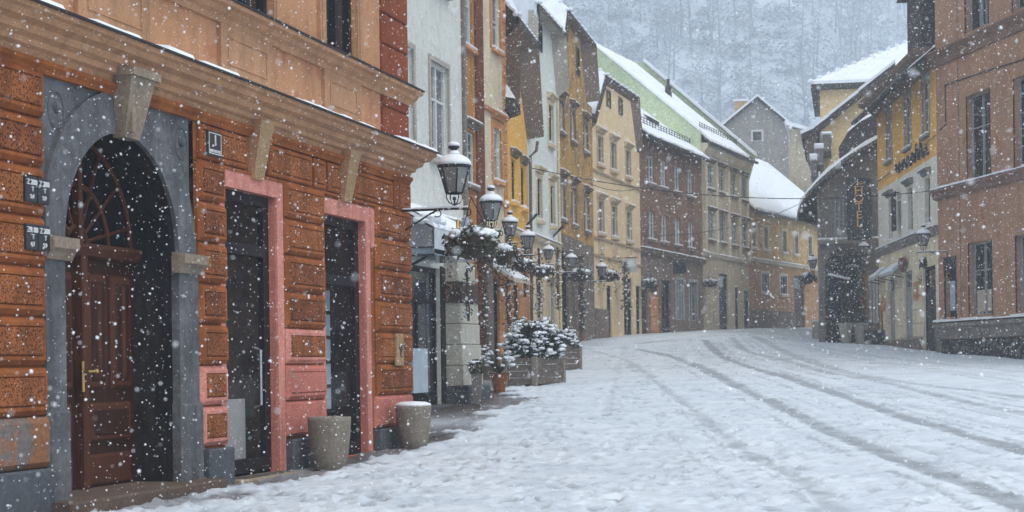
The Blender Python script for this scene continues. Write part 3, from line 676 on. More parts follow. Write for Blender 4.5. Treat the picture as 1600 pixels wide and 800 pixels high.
m_ = MB(); m_.box(4.185, 4.255, .052, .058, .31, .59); m_.build('notice_panel', 'sign', gd)
sw_ = shop_glass('shop_window', 7.05, 8.55, -1.18, 2.0, 1.1, False)
# interiors seen through the glass; pale albedo stands in for missing light and reflections
M['inner'] = simple('shop_interior', (.28, .19, .14), .9, 0, .7, 1.5); M['innerwarm'] = simple('interior_panel', (.7, .5, .36), .8, 0, .4, 2)
m_ = MB(); m_.quad((4.0, 1.3, -1.3), (8.8, 1.3, -1.3), (8.8, 1.3, 2.2), (4.0, 1.3, 2.2)); m_.quad((4, .2, -1.19), (8.8, .2, -1.19), (8.8, 1.3, -1.19), (4, 1.3, -1.19)); m_.quad((4, .15, 2.15), (8.8, .15, 2.15), (8.8, 1.3, 2.15), (4, 1.3, 2.15)); m_.quad((6.2, .15, -1.3), (6.2, 1.3, -1.3), (6.2, 1.3, 2.2), (6.2, .15, 2.2)); m_.build('shop_interior', 'inner', B, fix=False)
m_ = MB(); m_.box(4.3, 4.9, .5, .55, -.35, 1.6); m_.box(5.0, 5.4, .8, .85, -1.1, -.4); m_.build('door_lining', 'innerwarm', B)
m_ = MB(); m_.box(4.25, 5.3, .3, .34, -1.15, -.35); m_.build('reflection_panel', 'white', B)  # pale panel stands in for the reflection low in the door glass
m_ = MB(); m_.box(7.2, 8.3, .5, .54, 1.25, 1.9); m_.build('back_panel', 'innerwarm', B)
M['screen'] = simple('pale_display_panel', (.42, .5, .58), .5, 0, .3, 1)
m_ = MB()
for k in range(2):
    for j in range(5): m_.box(7.35+k*.45, 7.68+k*.45, .34, .36, -.55+j*.33, -.27+j*.33, 0)
m_.box(7.25, 8.3, .3, .32, -1.15, -.65, 0)
m_.build('window_display', 'screen', B)
m_ = MB(); m_.tube([(7.3, .33, -1), (7.3, .33, 1.15)], .015, 5); m_.tube([(7.73, .33, -1), (7.73, .33, 1.15)], .015, 5); m_.tube([(8.2, .33, -1), (8.2, .33, 1.15)], .015, 5)
for j in range(6): m_.box(7.3, 8.2, .322, .338, -.59+j*.33, -.575+j*.33)
m_.build('display_rack', 'black', B)
# door step with grating
m_ = MB(); m_.cbox(4.05, 5.72, -.22, .1, -1.7, -1.235, .02, 0); st_ = m_.build('doorstep', 'stonewarm', B)
m_ = MB()
for k in range(40): m_.box(4.3+k*.034, 4.318+k*.034, -.16, -.02, -1.236, -1.225)
m_.build('boot_grating', 'grate', st_)

# signs fixed on the corner house
def on(fr, u, v, z=0): p = fr.pt(u, v, z); return (p.x, p.y, z)
def plate(name, label, fr, u, z, w_, h_, v, mat='sign', rim=None):
    t = thing(name, label, 'sign', on(fr, u, v, z), fr.ang)
    m_ = MB(); m_.cbox(-w_/2, w_/2, -.015, .02, -h_/2, h_/2, .006); m_.build('plate', mat, t)
    if rim:
        m_ = MB(); k = .02
        for a in ((-w_/2+k, w_/2-k, h_/2-k-.008, h_/2-k), (-w_/2+k, w_/2-k, -h_/2+k, -h_/2+k+.008), (-w_/2+k, -w_/2+k+.008, -h_/2+k+.008, h_/2-k-.008), (w_/2-k-.008, w_/2-k, -h_/2+k+.008, h_/2-k-.008)): m_.box(a[0], a[1], -.018, -.014, a[2], a[3])
        m_.build('rim', rim, t)
    return t
t = plate('number_plate', 'small dark enamel house number plate with a white 1 left of the first bracket', fB1, 3.78, 2.47, .34, .27, .075, rim='paint')
text_mesh('lettering', '1', .17, 'paint', t, (0, -.018, .03)); text_mesh('lettering', 'MESTNI TRG', .045, 'paint', t, (0, -.018, -.085))
for k, (uu, zz, txt, lab) in enumerate(((.17, 1.61, ('Z 200', 'Z 200', '5,4', '5,9'), 'upper pair of black hydrant marker plates reading Z 200 on the left pier'), (.17, 1.19, ('ZR 80', 'Z 200', '6,1', '5,9'), 'lower pair of black hydrant marker plates reading ZR 80 on the left pier'))):
    t = thing('hydrant_plate', lab, 'sign', on(fB1, uu, .085, zz), fB1.ang, 'hydrant marker plates on the pier')
    for sgn, tx, dg in ((-1, txt[0], txt[2]), (1, txt[1], txt[3])):
        m_ = MB(); m_.cbox(sgn*.1-.092, sgn*.1+.092, -.02, .02, -.115, .115, .006); p_ = m_.build('plate', 'sign', t)
        text_mesh('lettering', tx, .068, 'paint', t, (sgn*.1, -.024, .06)); text_mesh('lettering', 'T', .06, 'paint', t, (sgn*.1+.01, -.024, 0)); text_mesh('lettering', dg, .05, 'paint', t, (sgn*.1, -.024, -.065))
t = plate('street_sign', 'small orange plate with a dark swirl on the corner pier', fB1, 9.7, .25, .3, .46, .09, 'granular')
m_ = MB(); m_.tube([(.05, -.02, -.1), (-.03, -.02, -.08), (.05, -.02, 0), (.04, -.02, .07), (-.02, -.02, .07), (-.04, -.02, .02), (.0, -.02, -.02)], .011, 6); m_.build('swirl', 'sign', t)
# ------------------------------------------------------------ generic pieces for the row
def body(b, name, L, z1, mats, holes, D=9, split=None, rec=.14, x0=0, side=True):
    """street front with openings, two side walls and a back wall"""
    m_ = MB(); lv = [(-2.2, split, 1), (split, z1, 0)] if split else [(-2.2, z1, 0)]
    for a, c, mi in lv:
        hs = [(h[0], h[1], max(h[2], a), min(h[3], c)) for h in holes if h[3] > a and h[2] < c]
        wall_grid(m_, x0, L, a, c, hs, 0, rec, mi, mi)
    if side:
        m_.quad((L, 0, -2.2), (L, D, -2.2), (L, D, z1), (L, 0, z1)); m_.quad((x0, 0, -2.2), (x0, D, -2.2), (x0, D, z1), (x0, 0, z1)); m_.quad((x0, D, -2.2), (L, D, -2.2), (L, D, z1), (x0, D, z1))
    return m_.build(name, mats, b, fix=False)
def opening_fill(b, name, u0, u1, z0, z1, kind='door', mat='darkframe', glass='glassdark', rec=.14):
    """door or shop opening: frame with panels, glazing bars and glass"""
    m_ = MB(); t = .09; x = (u1-u0)/2; h = z1-z0
    m_.box(-x, -x+t, rec-.06, rec+.02, 0, h); m_.box(x-t, x, rec-.06, rec+.02, 0, h); m_.box(-x+t, x-t, rec-.06, rec+.02, h-t, h); m_.box(-x+t, x-t, rec-.05, rec+.02, h*.74, h*.74+.08)
    if kind == 'door':
        m_.box(-x+t, x-t, rec-.02, rec+.02, 0, h*.74); 
        for c0, c1 in ((-x+t+.06, -.04), (.04, x-t-.06)):
            m_.cbox(c0, c1, rec-.05, rec-.015, .12, h*.3, .02); m_.cbox(c0, c1, rec-.05, rec-.015, h*.34, h*.7, .02)
    else: m_.box(-.04, .04, rec-.05, rec+.02, 0, h*.74); m_.box(-x+t, x-t, rec-.05, rec+.02, 0, .25)
    o = m_.build(name, mat, b, ((u0+u1)/2, 0, z0))
    p = MB(); p.box(-x+.02, x-.02, rec+.0, rec+.03, (h*.74 if kind == 'door' else .02), h-.02); p.build('pane', glass, o)
    return o
def band(b, name, pr, x0, x1, mat, snow=False):
    m_ = MB(); m_.profile(pr, x0, x1); o = m_.build(name, mat, b)
    if snow:
        y = min(p[0] for p in pr); z = max(p[1] for p in pr); s = MB(); x = x0
        while x < x1:
            w_ = random.uniform(.3, .9); e = min(x+w_, x1); h_ = random.uniform(.03, .08); s.add([(x, y+.02, z+.0), (e, y+.02, z), (e, 0, z+.01), (x, 0, z+.01), (x, y+.04, z+h_), (e, y+.04, z+h_*.9), (e, 0, z+h_+.02), (x, 0, z+h_+.02)], [(0, 1, 5, 4), (4, 5, 6, 7), (0, 4, 7, 3), (1, 2, 6, 5)]); x = e
        s.build('snow_edge', 'snow', o, fix=False)
    return o
def slab(m_, pts, th, mi=0):
    """roof plane given by 4 (or 3) corner points, with a thickness below"""
    n = len(pts); v = [tuple(p) for p in pts]+[(p[0], p[1], p[2]-th) for p in pts]
    m_.add(v, [tuple(range(n)), tuple(range(2*n-1, n-1, -1))]+[(i, i+n, (i+1) % n+n, (i+1) % n) for i in range(n)], mi)
def snow_slab(pts, th, n=14, jit=.05, inset=0):
    """snow lying on a roof plane (a,b at the eaves; c,d at the top): lumpy top, ragged lower edge"""
    m_ = MB(); a, b_, c, d = [Vector(p) for p in pts]; rows = 6; up = Vector((0, 0, 1)); V_ = []
    for j in range(rows+1):
        for i in range(n+1):
            s, t = i/n, j/rows; p = (a*(1-s)+b_*s)*(1-t)+(d*(1-s)+c*s)*t
            if j == 0: p = p+(a-d).normalized()*random.uniform(-.05, .06)
            V_.append(p+up*(th*(random.uniform(.75, 1.15))+(.0 if j else -.02)))
    base = [(a*(1-i/n)+b_*(i/n)) for i in range(n+1)]
    o = len(m_.v); m_.v += [tuple(p) for p in V_]+[tuple(p) for p in base]
    for j in range(rows):
        for i in range(n): m_.f.append((o+j*(n+1)+i, o+j*(n+1)+i+1, o+(j+1)*(n+1)+i+1, o+(j+1)*(n+1)+i)); m_.m.append(mi_ := 0)
    k = o+(rows+1)*(n+1)
    for i in range(n): m_.f.append((k+i, k+i+1, o+i+1, o+i)); m_.m.append(0)
    for e in (0, n):
        m_.add([tuple(V_[e]), tuple(V_[rows*(n+1)+e]), tuple((d if e == 0 else c)), tuple((a if e == 0 else b_))], [(0, 1, 2, 3)])
    return m_
def gable_house(b, L, ze, inner, outer_r, zt, v, mats, wallmat, apex, D=9, attic=(), sof='soffit', left=None, tiles='tile', vt=None, ib=None, lo=None):
    """half-hipped gable front: wall above the eaves, roof thrown forward over the street with a closed soffit"""
    vt = v if vt is None else vt
    (u1, z1) = inner                                   # where the wall meets the hip, right side
    lu = left if left is not None else .35
    ib = L if ib is None else ib
    m_ = MB(); m_.add([(min(0, lu), 0, ze), (ib, 0, ze), (u1, 0, z1), (lu, 0, z1)], [(0, 1, 2, 3)]); g_ = m_.build('gable_wall', wallmat, b, fix=False)
    (uo0, zo0), (uo1, zo1) = outer_r
    lo0, lo1 = ((lo, zo1-.35) if lo < 0 else (.08, zo0)), (lo, zo1)
    # soffit: from the wall line out to the verge
    s = MB()
    s.quad((ib, .0, ze-.02), (uo0, -v, zo0), (uo1, -vt, zo1), (u1, 0, z1)); s.quad((u1, 0, z1), (uo1, -vt, zo1), (lo1[0], -vt, zo1), (lu, 0, z1)); s.quad((0, 0, ze), (lo0[0], -v, zo0), (lo1[0], -vt, zo1), (lu, 0, z1))
    s.quad((ib, 0, ze-.02), (uo0, -v, zo0), (uo0+.05, 1.0, zo0), (ib, 1., ze-.02)); s.quad((ib, 0, ze-.02), (ib, .02, ze-.02), (uo0, 0, zo0+.02), (uo0, -v, zo0))
    s.build('soffit', sof, b, fix=False)
    # roof shell
    ua, za, ya = apex
    r = MB(); k = .16
    R0, R1_ = (uo0, -v, zo0), (uo1, -vt, zo1); L0, L1_ = (lo0[0], -v, zo0), (lo1[0], -vt, zo1); A = (ua, ya, za); AB = (ua, D, za); RB = (uo0+.35, D, zo0); LB = (max(lo0[0], .1), D, lo0[1])
    P = lambda p, q: (p[0], p[1], p[2]+q)
    r.add([P(R0, 0), P(R1_, 0), P(R1_, k), P(R0, k)], [(0, 1, 2, 3)], 0); r.add([P(R1_, 0), P(L1_, 0), P(L1_, k), P(R1_, k)], [(0, 1, 2, 3)], 0); r.add([P(L1_, 0), P(L0, 0), P(L0, k), P(L1_, k)], [(0, 1, 2, 3)], 0)
    r.quad(P(R0, 0), P(RB, 0), P(RB, k), P(R0, k)); r.quad(P(L0, 0), P(LB, 0), P(LB, k), P(L0, k))
    r.add([P(R0, k), P(R1_, k), P(A, k), P(AB, k), P(RB, k)], [(0, 1, 2), (0, 2, 3, 4)]); r.add([P(L0, k), P(L1_, k), P(A, k), P(AB, k), P(LB, k)], [(0, 1, 2), (0, 2, 3, 4)]); r.add([P(L1_, k), P(R1_, k), P(A, k)], [(0, 1, 2)])
    ro = r.build('roof', tiles, b, fix=False)
    sn = MB(); e = k+.09; q = .07
    def ins(p, t=A, a=.04): return tuple(p[i]+(t[i]-p[i])*a for i in range(3))
    sn.add([P(ins(R0), e), P(ins(R1_), e), P(A, e), P(AB, e), P(RB, e)], [(0, 1, 2), (0, 2, 3, 4)]); sn.add([P(ins(L0), e), P(ins(L1_), e), P(A, e), P(AB, e), P(LB, e)], [(0, 1, 2), (0, 2, 3, 4)]); sn.add([P(ins(L1_), e), P(ins(R1_), e), P(A, e)], [(0, 1, 2)])
    for a_, c_2 in ((ins(R0), ins(R1_)), (ins(R1_), ins(L1_)), (ins(L1_), ins(L0))): sn.quad(P(a_, k), P(c_2, k), P(c_2, e), P(a_, e))
    # snow ridge caps: lumpy line along the hip edge and rows of snow guards
    for i in range(9):
        t = i/8; p = tuple(L1_[j]+(A[j]-L1_[j])*t for j in range(3)); sn.lump(P(p, e), .09, 0, 6, .8)
        p = tuple(R1_[j]+(L1_[j]-R1_[j])*t for j in range(3)); sn.lump((p[0], p[1]+.1, p[2]+e), .1, 0, 6, .6)
    sn.build('roof_snow', 'snow', ro, fix=False)
    for (a0, a1, c0, c1) in attic: add_window(b, a0, a1, c0, c1, 'darkframe', 'glassdark', 1, (.5,), .0, 'stonewarm', None, None, name='attic_window', t=.05, sw=.08)
    return g_

# ------------------------------------------------------------ pale house with the shop canopy
m0 = plaster('white_render', (.60, .61, .57), dirt=(.3, .3, .28), dirty=.3, grain=40, var=.1, bump=.12)
M['whitewall'] = m0; M['whitelow'] = plaster('pale_block', (.44, .43, .37), dirt=(.2, .19, .17), dirty=.3, grain=40, var=.12)
b = house('pale_house', fW, 'pale grey white house with tall windows set back beside the orange corner house')
L = 3.68
body(b, 'wall', L, 12, ['whitewall', 'whitewall'], [(-.3, .42, 4.15, 6.05), (1.48, 2.68, 4.15, 6.05), (-.4, 1.95, -2, 1.95), (-.3, .42, 7.6, 9.5), (1.48, 2.68, 7.6, 9.5)], 9, None, x0=-3)
m_ = MB(); m_.quad((-3, -.3, 12), (L, -.3, 12), (L, 4, 15), (-3, 4, 15)); m_.quad((-3, 9, 12), (L, 9, 12), (L, 4, 15), (-3, 4, 15)); m_.build('roof', 'snow', b, fix=False)
for a, c in ((4.15, 6.05), (7.6, 9.5)):
    for u0, u1 in ((-.3, .42), (1.48, 2.68)): add_window(b, u0, u1, a, c, 'white', 'glass', 2, (.62,), .12, 'soffitgrey', None, 'trim', 'soffitgrey', t=.07, sw=.1)
opening_fill(b, 'shop_door', -.4, 1.95, -.75, 1.95, 'shop', 'darkframe', 'glass')
m_ = MB(); m_.box(.2, 1.1, .0, .1, -.5, .35); m_.build('display_panel', 'screen', b)
pz = gz(*fW.pt(3, 0)[:2])
m_ = MB(); x0, x1 = 2.25, 3.68; tb = .1
for k in range(6):     # battered pier, block by block
    z0, z1 = -.4+k*.42+.006, -.4+(k+1)*.42-.006; e = tb*(1-(k+.5)/6)*1.2
    if k == 4: m_.cbox(x0-.03, x1-.2, -.34-e, -.0, z0, z1, .02, 1)
    else: m_.cbox(x0-e*.1, x1-.2+e*1.6, -.28-e, 0, z0, z1, .012, 0)
pr_ = m_.build('buttress', ['whitelow', 'bark'], b); m_ = MB(); m_.cbox(x0-.06, x1+.1, -.5, .02, -2, -.4, .02); m_.build('plinth', 'plinth', pr_)
m_ = MB(); m_.cbox(1.96, 2.24, -.03, .0, -2, 2.0, .01); m_.build('door_post', 'darkframe', b)
m_ = MB(); m_.cbox(-.6, 2.2, -.28, .1, -1.6, -.76, .02); m_.build('doorstep', 'plinth', b)
# canopy: fascia box with a snow covered sloping top
M['canopy'] = simple('grey_canopy_panel', (.21, .215, .235), .6, 0, .3, 2); M['fascia'] = simple('pale_fascia', (.5, .53, .57), .5, 0, .12, 2); M['canopyglass'] = glassy('canopy_glass', (.2, .25, .3), .5, .15)
C0, C1, CV = -1.24, 1.37, .9
m_ = MB(); m_.box(C0, C1, -CV, .0, 2.15, 2.18); m_.box(C0, C0+.03, -CV+.03, 0, 2.18, 2.47); m_.box(C1-.03, C1, -CV+.03, 0, 2.18, 2.47)
cn = m_.build('canopy', 'canopy', b)
m_ = MB(); m_.box(C0, C1, -CV-.02, -CV+.0, 2.12, 2.55); m_.build('fascia', 'fascia', cn)
m_ = MB(); m_.box(C0+.02, C1-.02, -CV, -.02, 2.02, 2.04); m_.box(C0+.01, C0+.025, -CV, 0, 2.04, 2.14); m_.build('glass_strip', 'canopyglass', cn)
m_ = MB(); m_.box(C0, C0+.03, -CV, 0, 2.0, 2.02); m_.box(C0, C0+.03, -CV, 0, 2.145, 2.165); m_.tube([(C0+.1, -CV+.15, 2.0), (C0+.1, -.45, 1.85), (C0+.1, -.15, 1.5), (C0+.1, -.03, 1.1)], .03, 6); m_.build('canopy_frame', 'black', cn)
text_mesh('lettering', 'GALERIJA', .2, 'sign', cn, (.25, -CV-.025, 2.3))
m_ = MB(); m_.prism([(0, 2.18), (0, 3.0), (1, 2.6)], 0, 1) if False else None
m_.add([(C0, -CV, 2.47), (C1, -CV, 2.47), (C1, 0, 3.0), (C0, 0, 3.0), (C0, 0, 2.47), (C1, 0, 2.47)], [(0, 1, 2, 3), (0, 3, 4), (1, 5, 2), (0, 4, 5, 1)]); cs = m_.build('canopy_roof', 'canopy', cn)
sn = snow_slab([(C0-.03, -CV-.03, 2.5), (C1+.03, -CV-.03, 2.5), (C1+.03, 0, 3.02), (C0-.03, 0, 3.02)], .09, 16); sn.lump((C0+.2, -CV+.2, 2.66), .3, 0, 10, .35); sn.lump((C0+.6, -CV+.2, 2.66), .3, 0, 10, .3); sn.build('snow_layer', 'snow', cs, fix=False)
sn = snow_slab([(-3, -.12, 2.98), (L, -.12, 2.98), (L, 0, 3.03), (-3, 0, 3.03)], .04, 16); sn.build('snow_ledge', 'snow', b, fix=False)
m_ = MB(); m_.tube([(3.72, -.05, -.6), (3.72, -.05, 12)], .05, 6); m_.build('downpipe', 'tilegrey', b)

# ------------------------------------------------------------ house of ochre and cream strips
M['ochre'] = plaster('ochre_wall', (.44, .21, .06), dirt=(.1, .06, .04), dirty=.5, patch=(.3, .2, .13), patch_at=.58, grain=30, bump=.5)
M['redstrip'] = plaster('dark_red_strip', (.17, .06, .03), dirt=(.06, .03, .02), grain=18, bump=1.2, var=.5, scale=3)
M['cream'] = plaster('cream_wall', (.66, .57, .42), dirt=(.3, .2, .12), dirty=.3, grain=30)
M['orangetrim'] = plaster('orange_trim', (.58, .27, .11), dirt=(.2, .1, .06), dirty=.4, grain=30)
b = house('striped_house', fBR, 'tall house of ochre and cream strips with orange window surrounds beside the pale house')
m_ = MB()
H1 = [(.54, 1.55, 4.82, 6.25), (.42, 1.45, 8.5, 10.3), (.3, 1.5, -2, 2.2)]
H2 = [(3.5, 4.35, 5.23, 6.7), (3.5, 4.4, 8.95, 10.6), (2.95, 4.0, -2, 2.4)]
wall_grid(m_, -2, 1.62, -2.2, 13, H1, 0, .14, 0, 0); wall_grid(m_, 1.62, 2.4, -2.2, 13, [], -.05, .1, 1); wall_grid(m_, 2.4, 4.96, 2.9, 13, H2, 0, .14, 2, 2); wall_grid(m_, 2.4, 4.96, -2.2, 2.9, H2[2:], 0, .14, 3, 3)
m_.quad((1.62, -.05, -2.2), (1.62, 0, -2.2), (1.62, 0, 13), (1.62, -.05, 13), 1); m_.quad((2.4, -.05, -2.2), (2.4, 0, -2.2), (2.4, 0, 13), (2.4, -.05, 13), 1); m_.quad((4.96, 0, -2), (4.96, 9, -2), (4.96, 9, 13), (4.96, 0, 13), 2); m_.quad((-2, 9, -2), (4.96, 9, -2), (4.96, 9, 13), (-2, 9, 13), 2); m_.quad((-2, 0, -2), (-2, 9, -2), (-2, 9, 13), (-2, 0, 13), 2)
m_.build('wall', ['ochre', 'redstrip', 'cream', 'orangetrim'], b, fix=False)
m_ = MB(); m_.quad((-2, -.4, 13), (4.9, -.4, 13), (4.9, 4, 16), (-2, 4, 16)); m_.quad((-2, 9, 13), (4.9, 9, 13), (4.9, 4, 16), (-2, 4, 16)); m_.build('roof', 'snow', b, fix=False)
add_window(b, .54, 1.55, 4.82, 6.25, 'white', 'glass', 2, (.62,), .12, None, 'soffit', 'trim', 'soffit'); add_window(b, .42, 1.45, 8.5, 10.3, 'white', 'curtain', 2, (.62,), .12, None, None, 'trim', 'orangetrim')
add_window(b, 3.5, 4.35, 5.23, 6.7, 'white', 'glass', 1, (.5,), .12, 'orangetrim', 'orangetrim', 'trim', 'orangetrim', sw=.22); add_window(b, 3.5, 4.4, 8.95, 10.6, 'white', 'curtain', 1, (.5,), .12, 'orangetrim', None, 'trim', 'orangetrim', sw=.22)
m_ = MB(); z = 2.95
while z < 12.9: m_.cbox(4.62, 4.99, -.04, .01, z, z+.3, .012); z += .315
m_.build('quoin', 'orangetrim', b)
for z in (7.05, 4.55): band(b, 'string_course', [(0, z), (-.1, z+.03), (-.13, z+.1), (0, z+.14)], 2.42, 4.98, 'orangetrim')
opening_fill(b, 'door', .3, 1.5, -.4, 2.2, 'door', 'redstrip'); opening_fill(b, 'shop_door', 2.95, 4.0, -.3, 2.4, 'shop', 'darkframe')
m_ = MB(); m_.cbox(1.9, 2.5, -.22, .0, -2, 2.9, .02); m_.build('pilaster', 'wood', b)
M['awn'] = simple('awning_cloth', (.5, .42, .35), .8, 0, .1, 3)
m_ = MB(); m_.add([(2.7, 0, 2.85), (4.6, 0, 2.85), (4.6, -.75, 2.42), (2.7, -.75, 2.42), (2.7, 0, 2.82), (4.6, 0, 2.82), (4.6, -.75, 2.3), (2.7, -.75, 2.3)], [(0, 1, 2, 3), (7, 6, 5, 4), (3, 2, 6, 7), (0, 3, 7, 4), (1, 5, 6, 2)]); aw = m_.build('awning', 'awn', b)
sn = snow_slab([(2.72, -.74, 2.42), (4.58, -.74, 2.42), (4.58, 0, 2.86), (2.72, 0, 2.86)], .06, 10); sn.build('snow_layer', 'snow', aw, fix=False)
m_ = MB(); m_.tube([(2.75, -.72, 2.32), (2.75, 0, 2.1)], .02, 5); m_.build('awning_arm', 'black', aw)

# ------------------------------------------------------------ yellow half-hipped house
M['yellow'] = plaster('yellow_wall', (.80, .46, .10), dirt=(.3, .18, .08), dirty=.25, grain=30, var=.12)
b = house('yellow_house', fYL, 'narrow bright yellow house with a deep brown gable overhang')
L = fYL.L; cols = [(.95, 1.65), (2.75, 3.45)]
H = [(a, c, 4.85, 6.1) for a, c in cols]+[(1.0, 2.2, -2, 2.9)]
body(b, 'wall', L, 7.1, ['yellow', 'orangetrim'], H, 9, 3.6)
for a, c in cols: add_window(b, a, c, 4.85, 6.1, 'darkframe', 'glassdark', 2, (.5,), .1, None, 'soffit', 'trim', 'yellow')
gable_house(b, L, 7.1, (1.95, 9.4), ((4.5, 7.2), (3.65, 9.85)), 9.85, .48, None, 'yellow', (1.6, 12.9, 2.6), attic=[(.75, 1.5, 8.2, 9.15)], left=.0, lo=-.25)
opening_fill(b, 'door', 1.0, 2.2, .1, 2.9, 'door', 'darkframe')
band(b, 'string_course', [(0, 3.85), (-.12, 3.9), (-.15, 4.0), (0, 4.05)], 0, L, 'cream', True)
m_ = MB(); m_.tube([(L-.1, -.35, 7.0), (L-.1, -.3, 6.7), (L-.05, -.1, 6.55), (L-.05, -.08, 1)], .05, 6); m_.build('downpipe', 'soffit', b)

# ------------------------------------------------------------ white half-hipped house
M['cleanwhite'] = plaster('clean_white_wall', (.74, .78, .73), dirt=(.45, .45, .42), dirty=.2, grain=30, var=.05, bump=.08)
M['buff'] = plaster('buff_wall', (.68, .56, .37), dirt=(.28, .22, .16), dirty=.35, grain=30)
b = house('white_house', fW2, 'white half hipped house with pale grey overhang between the yellow and the brown ochre houses')
L = fW2.L; W_ = [(1.45, 2.2, 4.7, 6.05), (3.75, 4.5, 4.7, 6.05), (3.65, 4.45, 7.45, 8.75)]
body(b, 'wall', L, 9.2, ['cleanwhite', 'buff'], W_+[(1.2, 2.3, -2, 2.9), (3.7, 4.7, -2, 2.9)], 9, 4.05)
for q in W_: add_window(b, *q, 'darkframe', 'glassdark', 2, (.5,), .1, 'buff', 'buff', 'trim', 'buff', sw=.15)
gable_house(b, L, 9.2, (4.35, 11.25), ((5.6, 9.6), (5.1, 11.2)), 11.2, .41, None, 'cleanwhite', (2.6, 15.0, 2.6), attic=[(1.95, 2.6, 10.3, 11.1)], sof='soffitgrey', left=.5, lo=.35)
opening_fill(b, 'door', 1.2, 2.3, .5, 2.9, 'door', 'greyframe'); opening_fill(b, 'shop_door', 3.7, 4.7, .5, 2.9, 'shop', 'greyframe', 'curtain')
band(b, 'string_course', [(0, 3.98), (-.12, 4.02), (-.15, 4.1), (0, 4.15)], 0, L, 'buff', True)
m_ = MB(); m_.tube([(L-.08, -.06, 9.1), (L-.08, -.06, 1)], .045, 6); m_.build('downpipe', 'buff', b)

# ------------------------------------------------------------ brown and ochre half-hipped house
M['brownochre'] = plaster('brown_ochre_wall', (.50, .30, .09), dirt=(.12, .09, .07), dirty=.6, patch=(.2, .15, .11), patch_at=.54, grain=24, bump=.5, var=.3)
M['browngrey'] = plaster('brown_grey_wall', (.22, .17, .14), dirt=(.08, .06, .05), dirty=.5, patch=(.28, .22, .17), patch_at=.6, grain=24, bump=.5)
b = house('brown_ochre_house', fYB, 'weathered brown and ochre half hipped house beside the white house')
L = fYB.L; W_ = [(a, c, z0, z1) for a, c in ((.5, 1.35), (3.0, 3.85), (6.0, 6.9)) for z0, z1 in ((5.1, 6.4), (8.15, 9.2))]
body(b, 'wall', L, 10.1, ['brownochre', 'browngrey'], W_+[(.6, 2.0, -2, 4.0), (4.2, 5.6, -2, 3.6)], 9, 4.6)
for q in W_: add_window(b, *q, 'white', 'glass', 2, (.6,), .1, 'browngrey', 'soffit', 'trim', 'browngrey', sw=.16)
gable_house(b, L, 10.1, (5.3, 12.2), ((8.5, 10.4), (7.7, 12.3)), 12.3, .3, None, 'brownochre', (4.2, 15.4, 3.0), attic=[(4.3, 5.0, 10.8, 11.8)], left=1.8, ib=6.8, lo=1.5)
opening_fill(b, 'door', .6, 2.0, .7, 4.0, 'shop', 'darkframe', 'glassdark'); opening_fill(b, 'door', 4.2, 5.6, .7, 3.6, 'door', 'redstrip')

# ------------------------------------------------------------ beige half-hipped house
M['beige'] = plaster('beige_wall', (.80, .62, .38), dirt=(.35, .26, .18), dirty=.3, grain=30, var=.1)
M['beigetrim'] = plaster('beige_trim', (.62, .48, .32), dirt=(.2, .15, .1), dirty=.5, grain=30)
b = house('beige_house', fBE, 'beige half hipped house with bracketed window hoods')
L = fBE.L; W_ = [(a, a+.85, z0, z1) for a in (.75, 3.0, 5.65) for z0, z1 in ((5.25, 6.5), (8.0, 9.12))]
body(b, 'wall', L, 9.3, ['beige', 'beige'], W_+[(5.0, 6.6, -2, 3.7), (2.0, 2.9, -2, 3.2), (7.3, 8.2, -2, 3.4)], 9, 4.3)
for q in W_: add_window(b, *q, 'greyframe', 'glass', 2, (.6,), .1, 'beigetrim', 'beigetrim', 'trim', 'beigetrim', sw=.1)
gable_house(b, L, 9.3, (6.75, 11.35), ((8.5, 9.5), (7.85, 11.5)), 11.5, .16, None, 'beige', (4.6, 13.6, 3.0), attic=[(2.4, 3.0, 10.5, 11.15), (4.5, 5.1, 10.5, 11.15)], left=2.3, sof='soffit', ib=7.85, lo=2.1)
for z in (4.25, 4.95, 7.6): band(b, 'string_course', [(0, z), (-.08, z+.03), (-.1, z+.09), (0, z+.12)], 0, L, 'beigetrim')
for a in (.75, 3.0, 5.65): m_ = MB(); m_.cbox(a, a+.85, -.05, .0, 4.4, 4.94, .02); m_.build('apron_panel', 'beigetrim', b)
for a, c, h_ in ((5.0, 6.6, 3.7), (2.0, 2.9, 3.2), (7.3, 8.2, 3.4)): opening_fill(b, 'door', a, c, 1.1, h_, 'shop', 'darkframe')
m_ = MB(); m_.cbox(-.0, 1.9, -.12, 0, -1, 2.2, .03); m_.build('plinth', 'browngrey', b)

# ------------------------------------------------------------ dark red brown house with snowy roof
M['redbrown'] = plaster('red_brown_wall', (.24, .135, .09), dirt=(.09, .07, .06), dirty=.6, patch=(.23, .17, .13), patch_at=.56, grain=22, bump=.7, var=.35)
b = house('red_brown_house', fB2, 'dark red brown house with flaking render under a snowy tiled roof')
L = fB2.L; W_ = [(a, a+.95, z0, z1) for a in (1.2, 3.15, 5.4, 7.7) for z0, z1 in ((5.6, 6.85), (8.12, 9.35))]
O_ = [(.1, .9, -2, 3.4), (1.4, 2.9, -2, 3.75), (3.1, 4.6, -2, 3.85), (5.5, 6.7, 2.05, 3.95), (7.8, 9.1, 2.05, 3.95)]
body(b, 'wall', L, 10.2, ['redbrown', 'browngrey'], W_+O_, 9, 4.9)
for q in W_: add_window(b, *q, 'white', 'curtain', 2, (.6,), .1, None, None, 'trim', 'browngrey')
opening_fill(b, 'door', .1, .9, 1.3, 3.4, 'door', 'bark'); opening_fill(b, 'orange_door', 1.4, 2.9, 1.3, 3.75, 'door', 'orangetrim'); opening_fill(b, 'door', 3.1, 4.6, 1.3, 3.85, 'shop')
for q in O_[3:]: add_window(b, *q, 'greyframe', 'glass', 2, (.7,), .1, 'greyframe', None, None)
